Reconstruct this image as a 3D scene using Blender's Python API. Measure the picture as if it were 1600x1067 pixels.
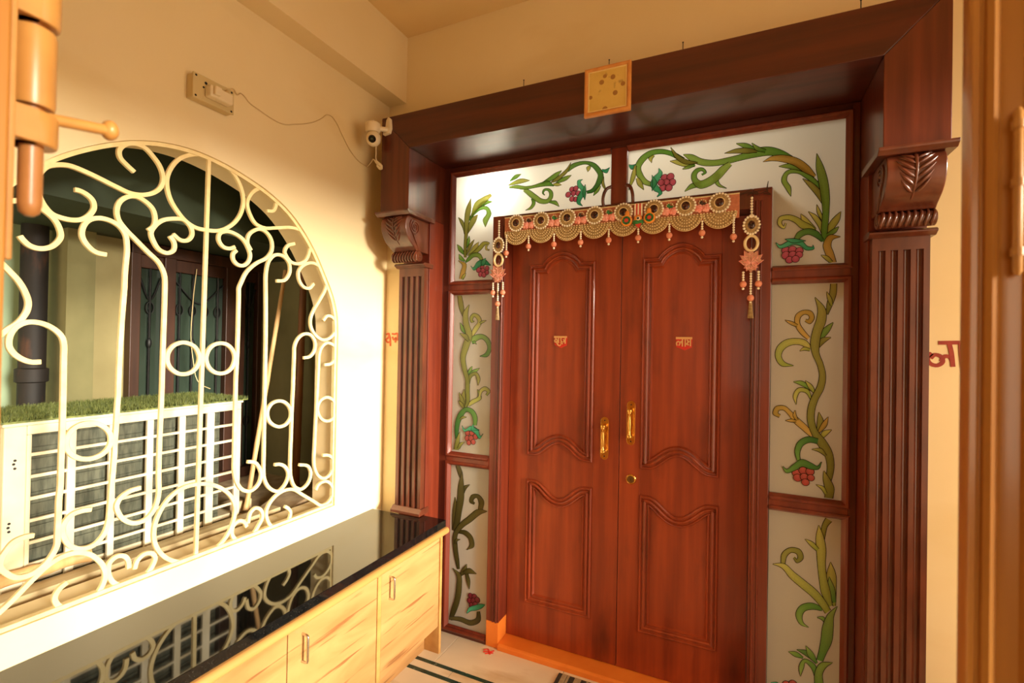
import bpy, math, random
from mathutils import Vector, Matrix
random.seed(7)
scene = bpy.context.scene
for o in list(bpy.data.objects): bpy.data.objects.remove(o)
COL = scene.collection
PI = math.pi

# ------------------------------------------------------------------ camera
cam_d = bpy.data.cameras.new('camera'); cam = bpy.data.objects.new('camera', cam_d); COL.objects.link(cam)
cam_d.sensor_width = 36.0; cam_d.lens = 750.6 / 1600 * 36.0; cam_d.clip_start = 0.02
cam.matrix_world = Matrix(((0.90616793, -0.01267171, 0.42272818, 0.0),
                           (0.42254066, -0.01509115, -0.90621832, 0.0),
                           (0.01786279, 0.99980582, -0.00832081, 1.54),
                           (0, 0, 0, 1)))
cam_d.dof.use_dof = True; cam_d.dof.focus_distance = 2.0; cam_d.dof.aperture_fstop = 5.6
scene.camera = cam

# ------------------------------------------------------------------ world, sun, exposure
W = bpy.data.worlds.new('sky'); scene.world = W; W.use_nodes = True
bg = W.node_tree.nodes['Background']; bg.inputs[0].default_value = (1.0, 0.80, 0.54, 1); bg.inputs[1].default_value = 3.5
sd = bpy.data.lights.new('sun', 'SUN'); sd.energy = 9.5; sd.color = (1.0, 0.92, 0.76); sd.angle = math.radians(14)
sun = bpy.data.objects.new('sun', sd); COL.objects.link(sun)
sun.location = (4, -0.2, 4)
sun.rotation_euler = Vector((-1.0, 0.19, -0.17)).to_track_quat('-Z', 'Y').to_euler()
def portal(name, loc, rot, sx, sy):
    d = bpy.data.lights.new(name, 'AREA'); d.shape = 'RECTANGLE'; d.size = sx; d.size_y = sy; d.cycles.is_portal = True
    o = bpy.data.objects.new(name, d); COL.objects.link(o); o.location = loc; o.rotation_euler = rot
portal('opening_right', (1.30, 0.83, 1.48), (0, math.radians(90), 0), 1.98, 1.96)
portal('fill_gap_behind', (0.25, -1.45, 1.6), (math.radians(90), 0, 0), 0.7, 1.0)  # gap added in the unseen rear wall to let in frontal fill
portal('opening_shaft', (-2.45, -0.55, 1.5), (math.radians(90), 0, 0), 1.0, 3.0)
scene.view_settings.view_transform = 'Standard'; scene.view_settings.look = 'None'
scene.view_settings.exposure = 0.1; scene.view_settings.gamma = 1.0
scene.view_settings.use_curve_mapping = False

# ------------------------------------------------------------------ materials
def lin(r, g, b):
    f = lambda c: (c/255/12.92) if c/255 <= 0.04045 else ((c/255+0.055)/1.055)**2.4
    return (f(r), f(g), f(b), 1)
MATS = {}
def mat(name, c1, c2=None, rough=0.5, metal=0.0, scale=(4, 4, 4), detail=4, ramp=(0.35, 0.65), bump=0.0, coat=0.0, spec=0.5, dist=0.0, bscale=1.0):
    m = bpy.data.materials.new(name); m.use_nodes = True; MATS[name] = m
    nt = m.node_tree; n = nt.nodes; l = nt.links; b = n['Principled BSDF']
    b.inputs['Roughness'].default_value = rough; b.inputs['Metallic'].default_value = metal
    b.inputs['Coat Weight'].default_value = coat; b.inputs['Coat Roughness'].default_value = 0.12
    b.inputs['Specular IOR Level'].default_value = spec
    if c2 is None: c2 = tuple(min(1, v*1.12) for v in c1[:3]) + (1,)
    tc = n.new('ShaderNodeTexCoord'); mp = n.new('ShaderNodeMapping'); mp.inputs['Scale'].default_value = scale
    nz = n.new('ShaderNodeTexNoise'); nz.inputs['Scale'].default_value = 1.0; nz.inputs['Detail'].default_value = detail
    nz.inputs['Distortion'].default_value = dist
    rp = n.new('ShaderNodeValToRGB'); rp.color_ramp.elements[0].position = ramp[0]; rp.color_ramp.elements[1].position = ramp[1]
    rp.color_ramp.elements[0].color = c1; rp.color_ramp.elements[1].color = c2
    l.new(tc.outputs['Object'], mp.inputs['Vector']); l.new(mp.outputs['Vector'], nz.inputs['Vector'])
    l.new(nz.outputs['Fac'], rp.inputs['Fac']); l.new(rp.outputs['Color'], b.inputs['Base Color'])
    if bump > 0:
        bp = n.new('ShaderNodeBump'); bp.inputs['Strength'].default_value = bump; bp.inputs['Distance'].default_value = 0.003
        n2 = n.new('ShaderNodeTexNoise'); n2.inputs['Scale'].default_value = bscale; n2.inputs['Detail'].default_value = 5
        l.new(mp.outputs['Vector'], n2.inputs['Vector'])
        l.new(n2.outputs['Fac'], bp.inputs['Height']); l.new(bp.outputs['Normal'], b.inputs['Normal'])
    return m
def layer(m, col, scale, lo, hi, detail=6):
    """second noise mixed over the base colour (blotches, veins, speckles)"""
    nt = m.node_tree; n = nt.nodes; l = nt.links; b = n['Principled BSDF']
    src = b.inputs['Base Color'].links[0].from_socket
    tc = n.new('ShaderNodeTexCoord'); mp = n.new('ShaderNodeMapping'); mp.inputs['Scale'].default_value = scale
    nz = n.new('ShaderNodeTexNoise'); nz.inputs['Scale'].default_value = 1; nz.inputs['Detail'].default_value = detail
    mr = n.new('ShaderNodeMapRange'); mr.inputs['From Min'].default_value = lo; mr.inputs['From Max'].default_value = hi
    mx = n.new('ShaderNodeMix'); mx.data_type = 'RGBA'; mx.inputs['B'].default_value = col
    l.new(tc.outputs['Object'], mp.inputs['Vector']); l.new(mp.outputs['Vector'], nz.inputs['Vector'])
    l.new(nz.outputs['Fac'], mr.inputs['Value']); l.new(mr.outputs['Result'], mx.inputs['Factor'])
    l.new(src, mx.inputs['A']); l.new(mx.outputs['Result'], b.inputs['Base Color'])
    return m
layer(mat('plaster', lin(236, 214, 166), lin(242, 222, 178), rough=0.75, scale=(1.5, 1.5, 1.5), bump=0.05, bscale=30), lin(228, 202, 146), (1.1, 1.1, 3), 0.55, 0.75)
mat('ceiling_paint', lin(236, 204, 146), lin(241, 212, 156), rough=0.8, scale=(2, 2, 2))
layer(mat('wood_v', lin(130, 49, 22), lin(160, 66, 30), rough=0.40, scale=(26, 26, 1.4), detail=5, coat=0.18, bump=0.04), lin(70, 26, 14), (7, 7, 2.2), 0.56, 0.85)
layer(mat('wood_h', lin(66, 24, 13), lin(88, 35, 19), rough=0.40, scale=(1.4, 26, 26), detail=5, coat=0.2, bump=0.04), lin(50, 18, 10), (2, 8, 8), 0.55, 0.85)
mat('wood_frame', lin(98, 35, 18), lin(122, 48, 25), rough=0.38, scale=(30, 30, 1.6), detail=5, coat=0.22, bump=0.04)
mat('wood_dark', lin(78, 31, 18), lin(104, 45, 26), rough=0.33, scale=(30, 30, 1.6), detail=5, coat=0.4)
mat('wood_carved', lin(80, 36, 21), lin(104, 50, 30), rough=0.3, scale=(22, 22, 6), detail=4, coat=0.4)
mat('orange_paint', lin(232, 124, 40), lin(240, 138, 50), rough=0.45, scale=(6, 6, 6), bump=0.1, bscale=4)
layer(mat('laminate', lin(166, 118, 68), lin(188, 142, 88), rough=0.4, scale=(3, 1.6, 9), detail=5, dist=1.2), lin(136, 90, 50), (6, 2.4, 44), 0.60, 0.66)
mat('lipping', lin(180, 126, 66), lin(198, 148, 84), rough=0.4, scale=(20, 2, 20))
layer(mat('granite', lin(10, 10, 10), lin(18, 18, 17), rough=0.045, scale=(60, 60, 60), spec=0.6), lin(70, 66, 60), (420, 420, 420), 0.62, 0.75, 2)
layer(mat('marble', lin(232, 216, 184), lin(240, 226, 196), rough=0.22, scale=(2, 2, 2), dist=1.5), lin(206, 180, 136), (1.6, 5, 2), 0.56, 0.7)
layer(mat('green_marble', lin(26, 52, 44), lin(40, 70, 58), rough=0.25, scale=(20, 20, 20)), lin(120, 140, 120), (40, 40, 40), 0.62, 0.72)
mat('grille_paint', lin(240, 214, 152), lin(248, 226, 170), rough=0.38, scale=(30, 30, 30), bump=0.05)
layer(mat('ac_metal', lin(222, 208, 174), lin(232, 220, 190), rough=0.45, scale=(8, 8, 8)), lin(206, 178, 128), (5, 5, 9), 0.62, 0.8)
mat('ac_fins', lin(66, 70, 58), lin(98, 100, 84), rough=0.5, metal=0.3, scale=(3, 90, 14))
mat('black_gap', lin(14, 12, 10), rough=0.7)
mat('grass', lin(62, 76, 30), lin(124, 132, 66), rough=0.6, scale=(70, 70, 70), detail=2)
mat('olive_wall', lin(104, 100, 64), lin(126, 120, 80), rough=0.8, scale=(4, 4, 3), bump=0.25, bscale=4)
mat('cream_wall', lin(138, 126, 84), lin(156, 144, 100), rough=0.8, scale=(3, 3, 3), bump=0.15, bscale=4)
mat('mint_wall', lin(156, 180, 150), lin(170, 192, 162), rough=0.8, scale=(3, 3, 3))
mat('green_soffit', lin(44, 56, 38), lin(56, 68, 46), rough=0.7, scale=(3, 3, 3))
layer(mat('rust_pipe', lin(16, 11, 9), lin(26, 17, 12), rough=0.7, scale=(20, 20, 6)), lin(70, 40, 24), (18, 18, 5), 0.6, 0.72)
mat('teak', lin(54, 30, 18), lin(72, 40, 24), rough=0.45, scale=(26, 26, 2))
mat('dark_glass', lin(40, 50, 42), lin(62, 76, 64), rough=0.08, scale=(2, 2, 1))
mat('iron_black', lin(20, 20, 20), rough=0.5)
mat('bamboo', lin(196, 150, 96), lin(216, 176, 122), rough=0.5, scale=(30, 30, 3))
mat('bamboo_dark', lin(120, 76, 44), lin(146, 96, 58), rough=0.55, scale=(30, 30, 3))
mat('old_timber', lin(168, 148, 110), lin(196, 178, 138), rough=0.7, scale=(30, 3, 30), bump=0.2)
mat('mortar_stone', lin(150, 126, 96), lin(186, 164, 130), rough=0.85, scale=(14, 14, 14), bump=0.4)
mat('gate_paint', lin(178, 116, 50), lin(198, 138, 66), rough=0.28, scale=(24, 24, 2.5), detail=5, bump=0.12, coat=0.3)
mat('bolt_paint', lin(180, 124, 60), lin(194, 138, 70), rough=0.35, scale=(20, 20, 20), bump=0.1)
mat('bolt_rod', lin(160, 104, 54), lin(180, 120, 66), rough=0.35, scale=(20, 20, 20))
mat('brass', lin(222, 168, 84), lin(236, 186, 100), rough=0.22, metal=1.0, scale=(10, 10, 10))
mat('brass_dark', lin(120, 92, 54), lin(140, 108, 62), rough=0.35, metal=0.8)
mat('steel', lin(200, 196, 186), lin(214, 210, 200), rough=0.25, metal=1.0)
mat('gold_bead', lin(232, 206, 150), lin(244, 222, 172), rough=0.28, metal=0.1, scale=(60, 60, 60))
mat('lotus_fill', lin(190, 128, 100), lin(208, 150, 118), rough=0.6, scale=(150, 150, 150))
mat('gold_cloth', lin(146, 116, 70), lin(184, 152, 98), rough=0.6, scale=(120, 120, 120), bump=0.3)
mat('pearl', lin(252, 238, 206), lin(255, 246, 224), rough=0.25, scale=(40, 40, 40))
mat('pink_cloth', lin(190, 112, 78), lin(206, 128, 90), rough=0.65, scale=(90, 90, 90))
mat('pink_ball', lin(228, 136, 104), lin(240, 158, 124), rough=0.55, scale=(80, 80, 80), bump=0.2)
mat('rose_pink', lin(240, 140, 122), lin(252, 184, 164), rough=0.6, scale=(60, 60, 60))
mat('cabochon', lin(44, 22, 18), lin(96, 50, 36), rough=0.15, scale=(120, 120, 120), ramp=(0.45, 0.6))
mat('felt_green', lin(40, 110, 50), lin(60, 136, 66), rough=0.7, scale=(80, 80, 80))
mat('felt_orange', lin(236, 140, 46), lin(246, 162, 66), rough=0.7, scale=(80, 80, 80))
mat('felt_red', lin(204, 58, 40), lin(216, 72, 50), rough=0.7, scale=(80, 80, 80))
mat('felt_white', lin(240, 220, 190), rough=0.7)
mat('felt_black', lin(20, 16, 14), rough=0.5)
mat('white_plastic', lin(232, 214, 180), lin(238, 222, 190), rough=0.35)
mat('ivory_plastic', lin(206, 184, 132), lin(214, 192, 142), rough=0.4)
mat('lens_black', lin(8, 8, 9), rough=0.06)
mat('cord', lin(214, 188, 138), rough=0.5)
mat('picture_frame', lin(206, 132, 62), lin(220, 150, 78), rough=0.4, scale=(20, 20, 20))
mat('frame_slip', lin(232, 200, 130), rough=0.5)
layer(layer(mat('old_print', lin(216, 178, 88), lin(226, 190, 102), rough=0.55, scale=(8, 8, 8)), lin(140, 92, 44), (22, 22, 22), 0.6, 0.72), lin(110, 76, 40), (60, 60, 60), 0.68, 0.78)
mat('red_paint', lin(146, 40, 20), lin(164, 54, 28), rough=0.6, scale=(40, 40, 40))
mat('faded_red', lin(222, 120, 78), lin(212, 96, 60), rough=0.7, scale=(60, 60, 60))
mat('plaque_red', lin(206, 46, 32), rough=0.4)
mat('plaque_gold', lin(224, 170, 110), rough=0.35, metal=0.3)
mat('twig', lin(70, 46, 26), rough=0.8)
mat('mat_dark', lin(52, 46, 40), lin(70, 62, 54), rough=0.9, scale=(90, 90, 90))
mat('mat_beige', lin(168, 148, 112), lin(184, 164, 128), rough=0.9, scale=(90, 90, 90))
mat('faded_flower', lin(160, 112, 52), lin(176, 124, 60), rough=0.6)
mat('interior', lin(150, 132, 106), rough=0.8)
def translucent_mat(name, col, trans, rough_gloss=0.12, gloss=0.06, attr=None):
    m = bpy.data.materials.new(name); m.use_nodes = True; MATS[name] = m
    nt = m.node_tree; n = nt.nodes; l = nt.links; n.clear()
    out = n.new('ShaderNodeOutputMaterial'); d = n.new('ShaderNodeBsdfDiffuse'); t = n.new('ShaderNodeBsdfTranslucent')
    g = n.new('ShaderNodeBsdfGlossy'); g.inputs['Roughness'].default_value = rough_gloss; g.inputs['Color'].default_value = (1, 1, 1, 1)
    m1 = n.new('ShaderNodeMixShader'); m1.inputs[0].default_value = trans
    m2 = n.new('ShaderNodeMixShader'); fr = n.new('ShaderNodeFresnel'); fr.inputs['IOR'].default_value = 1.35 if gloss else 1.01
    if attr:
        a = n.new('ShaderNodeVertexColor'); a.layer_name = attr
        nz = n.new('ShaderNodeTexNoise'); nz.inputs['Scale'].default_value = 40
        hs = n.new('ShaderNodeHueSaturation'); l.new(a.outputs['Color'], hs.inputs['Color'])
        mr = n.new('ShaderNodeMapRange'); mr.inputs['To Min'].default_value = 0.8; mr.inputs['To Max'].default_value = 1.2
        l.new(nz.outputs['Fac'], mr.inputs['Value']); l.new(mr.outputs['Result'], hs.inputs['Value'])
        for s in (d, t): l.new(hs.outputs['Color'], s.inputs['Color'])
    else:
        nz = n.new('ShaderNodeTexNoise'); nz.inputs['Scale'].default_value = 2.0
        rp = n.new('ShaderNodeValToRGB'); rp.color_ramp.elements[0].color = col; rp.color_ramp.elements[1].color = tuple(min(1, c*1.05) for c in col[:3]) + (1,)
        l.new(nz.outputs['Fac'], rp.inputs['Fac'])
        for s in (d, t): l.new(rp.outputs['Color'], s.inputs['Color'])
    l.new(d.outputs[0], m1.inputs[1]); l.new(t.outputs[0], m1.inputs[2])
    l.new(fr.outputs[0], m2.inputs[0]); l.new(m1.outputs[0], m2.inputs[1]); l.new(g.outputs[0], m2.inputs[2])
    l.new(m2.outputs[0], out.inputs['Surface'])
    return m
translucent_mat('frosted_glass', lin(226, 222, 206), 0.5, 0.12, 1)
def clear_mat(name):
    m = bpy.data.materials.new(name); m.use_nodes = True; MATS[name] = m; n = m.node_tree.nodes; n.clear()
    t = n.new('ShaderNodeBsdfTransparent'); t.inputs[0].default_value = (0.92, 0.95, 0.93, 1); o = n.new('ShaderNodeOutputMaterial')
    g_ = n.new('ShaderNodeBsdfGlossy'); g_.inputs['Roughness'].default_value = 0.05; mx = n.new('ShaderNodeMixShader'); mx.inputs[0].default_value = 0.05
    l = m.node_tree.links; l.new(t.outputs[0], mx.inputs[1]); l.new(g_.outputs[0], mx.inputs[2]); l.new(mx.outputs[0], o.inputs['Surface'])
clear_mat('clear_glass')
translucent_mat('glass_paint', None, 0.5, 0.2, 1, attr='paint')

# ------------------------------------------------------------------ mesh helpers
ORIG = {}
class MB:
    def __init__(s): s.v = []; s.f = []
    def add(s, vs, fs):
        b = len(s.v); s.v += [tuple(p) for p in vs]; s.f += [tuple(b+i for i in f) for f in fs]; return s
    def box(s, x0, x1, y0, y1, z0, z1):
        return s.add([(x0,y0,z0),(x1,y0,z0),(x1,y1,z0),(x0,y1,z0),(x0,y0,z1),(x1,y0,z1),(x1,y1,z1),(x0,y1,z1)],
                     [(0,3,2,1),(4,5,6,7),(0,1,5,4),(1,2,6,5),(2,3,7,6),(3,0,4,7)])
    def prism(s, poly, a, b, axis):
        """polygon in the two other axes, extruded along axis from a to b"""
        def q(p, t): return (t, p[0], p[1]) if axis == 'x' else (p[0], t, p[1]) if axis == 'y' else (p[0], p[1], t)
        n = len(poly)
        return s.add([q(p, a) for p in poly] + [q(p, b) for p in poly],
                     [tuple(range(n))[::-1], tuple(range(n, 2*n))] + [(i, (i+1) % n, n+(i+1) % n, n+i) for i in range(n)])
    def tube(s, path, r, seg=8, closed=False):
        P = [Vector(p) for p in path]; n = len(P); rr = r if isinstance(r, (list, tuple)) else [r]*n
        vs = []; up = None
        for i in range(n):
            a = P[(i-1) % n] if closed or i > 0 else P[i]; b = P[(i+1) % n] if closed or i < n-1 else P[i]
            t = (b-a).normalized()
            if up is None:
                up = Vector((0, 0, 1)) if abs(t.z) < 0.9 else Vector((1, 0, 0))
            e = (up - t*up.dot(t)).normalized(); up = e; f = t.cross(e)
            for k in range(seg):
                an = 2*PI*k/seg; vs.append(P[i] + (e*math.cos(an)+f*math.sin(an))*rr[i])
        fs = []
        for i in range(n if closed else n-1):
            for k in range(seg):
                j = (i+1) % n; fs.append((i*seg+k, i*seg+(k+1) % seg, j*seg+(k+1) % seg, j*seg+k))
        if not closed: fs += [tuple(range(seg))[::-1], tuple((n-1)*seg+k for k in range(seg))]
        return s.add(vs, fs)
    def ball(s, c, r, seg=10, rings=6, sc=(1, 1, 1)):
        vs = [(c[0], c[1], c[2]+r*sc[2])]; fs = []
        for i in range(1, rings):
            ph = PI*i/rings
            for k in range(seg):
                th = 2*PI*k/seg; vs.append((c[0]+r*sc[0]*math.sin(ph)*math.cos(th), c[1]+r*sc[1]*math.sin(ph)*math.sin(th), c[2]+r*sc[2]*math.cos(ph)))
        vs.append((c[0], c[1], c[2]-r*sc[2])); L = len(vs)-1
        for k in range(seg):
            fs.append((0, 1+k, 1+(k+1) % seg)); fs.append((L, 1+(rings-2)*seg+(k+1) % seg, 1+(rings-2)*seg+k))
            for i in range(rings-2):
                a = 1+i*seg; fs.append((a+k, a+seg+k, a+seg+(k+1) % seg, a+(k+1) % seg))
        return s.add(vs, fs)
    def lathe(s, prof, c, axis='z', seg=20):
        """prof: (radius, along) pairs; spun about axis through c"""
        vs = []; n = len(prof)
        for r, h in prof:
            for k in range(seg):
                a = 2*PI*k/seg; u, w = r*math.cos(a), r*math.sin(a)
                vs.append((c[0]+u, c[1]+w, c[2]+h) if axis == 'z' else (c[0]+u, c[1]+h, c[2]+w) if axis == 'y' else (c[0]+h, c[1]+u, c[2]+w))
        fs = [(i*seg+k, i*seg+(k+1) % seg, (i+1)*seg+(k+1) % seg, (i+1)*seg+k) for i in range(n-1) for k in range(seg)]
        fs += [tuple(range(seg))[::-1], tuple((n-1)*seg+k for k in range(seg))]
        return s.add(vs, fs)
    def flatbar(s, path, w, d, plane, at, closed=False):
        """square bar along a 2-D path; plane 'x' -> (y,z) at x=at ; plane 'y' -> (x,z) at y=at"""
        n = len(path); vs = []
        for i in range(n):
            a = path[(i-1) % n] if closed or i > 0 else path[i]; b = path[(i+1) % n] if closed or i < n-1 else path[i]
            tx, ty = b[0]-a[0], b[1]-a[1]; L = math.hypot(tx, ty) or 1; nx, ny = -ty/L*w/2, tx/L*w/2
            for (sx, dd) in ((1, -d/2), (1, d/2), (-1, d/2), (-1, -d/2)):
                u, v = path[i][0]+sx*nx, path[i][1]+sx*ny
                vs.append((at+dd, u, v) if plane == 'x' else (u, at+dd, v))
        fs = []
        for i in range(n if closed else n-1):
            j = (i+1) % n
            for k in range(4): fs.append((i*4+k, i*4+(k+1) % 4, j*4+(k+1) % 4, j*4+k))
        if not closed: fs += [(3, 2, 1, 0), tuple((n-1)*4+k for k in range(4))]
        return s.add(vs, fs)
    def moulding(s, path, prof, y0, closed=True):
        """sweep prof [(inward, proud)] round a closed (x,z) path lying at y=y0; proud goes to -y"""
        n = len(path); area = sum(path[i][0]*path[(i+1) % n][1]-path[(i+1) % n][0]*path[i][1] for i in range(n))
        if area < 0 and closed: path = path[::-1]
        m = len(prof); vs = []
        for i in range(n):
            p0, p1, p2 = (path[i-1], path[i], path[(i+1) % n])
            def nrm(a, b):
                dx, dz = b[0]-a[0], b[1]-a[1]; L = math.hypot(dx, dz) or 1; return (-dz/L, dx/L)
            a, b = nrm(p0, p1), nrm(p1, p2)
            if not closed and i == 0: a = b
            if not closed and i == n-1: b = a
            k = max(0.35, 1+a[0]*b[0]+a[1]*b[1])
            mx, mz = (a[0]+b[0])/k, (a[1]+b[1])/k
            for off, h in prof: vs.append((p1[0]+mx*off, y0-h, p1[1]+mz*off))
        fs = [(i*m+k, ((i+1) % n)*m+k, ((i+1) % n)*m+k+1, i*m+k+1) for i in range(n if closed else n-1) for k in range(m-1)]
        return s.add(vs, fs)
    def build(s, name, material, parent=None, smooth=None, bevel=0, seg=2, org=None):
        me = bpy.data.meshes.new(name)
        o0 = ORIG.get(parent.name, Vector((0, 0, 0))) if parent else (Vector(org) if org else Vector((0, 0, 0)))
        me.from_pydata([(p[0]-o0.x, p[1]-o0.y, p[2]-o0.z) for p in s.v], [], s.f); me.validate()
        me.materials.append(MATS[material])
        o = bpy.data.objects.new(name, me); COL.objects.link(o)
        if parent: o.parent = parent
        else: o.location = o0
        ORIG[o.name] = o0
        if smooth is not None:
            me.polygons.foreach_set('use_smooth', [True]*len(me.polygons)); me.set_sharp_from_angle(angle=math.radians(smooth))
        if bevel:
            b = o.modifiers.new('bevel', 'BEVEL'); b.width = bevel; b.segments = seg; b.limit_method = 'ANGLE'; b.angle_limit = math.radians(40)
        return o
def box(name, material, parent, x0, x1, y0, y1, z0, z1, bevel=0.0, **k):
    return MB().box(x0, x1, y0, y1, z0, z1).build(name, material, parent, bevel=bevel, **k)
def tag(o, label=None, cat=None, group=None, kind=None):
    if label: o['label'] = label
    if cat: o['category'] = cat
    if group: o['group'] = group
    if kind: o['kind'] = kind
    return o
def thing(name, loc, label, cat, group=None, kind=None):
    o = bpy.data.objects.new(name, None); COL.objects.link(o); o.location = loc; o.empty_display_size = 0.05
    ORIG[o.name] = Vector(loc); return tag(o, label, cat, group, kind)
def struct(o): o['kind'] = 'structure'; return o
def smooth_path(pts, closed=False, n=5):
    """cubic through the points, tangents weighted by chord length so long straight runs stay straight"""
    P = [Vector(p) for p in pts]; N = len(P); S_ = N if closed else N-1; out = []
    h = [max(1e-6, (P[(i+1) % N]-P[i]).length) for i in range(S_)]; d = [(P[(i+1) % N]-P[i])/h[i] for i in range(S_)]
    def tan(i):
        if not closed and i == 0: return d[0]
        if not closed and i == N-1: return d[-1]
        a, b = (i-1) % S_, i % S_; return (d[a]*h[b]+d[b]*h[a])/(h[a]+h[b])
    for i in range(S_):
        p0, p1 = P[i], P[(i+1) % N]; t0, t1 = tan(i)*h[i], tan((i+1) % N)*h[i]
        for k in range(n):
            t = k/n; t2, t3 = t*t, t*t*t
            out.append(tuple(p0*(2*t3-3*t2+1)+t0*(t3-2*t2+t)+p1*(3*t2-2*t3)+t1*(t3-t2)))
    if not closed: out.append(tuple(P[-1]))
    return out
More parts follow.
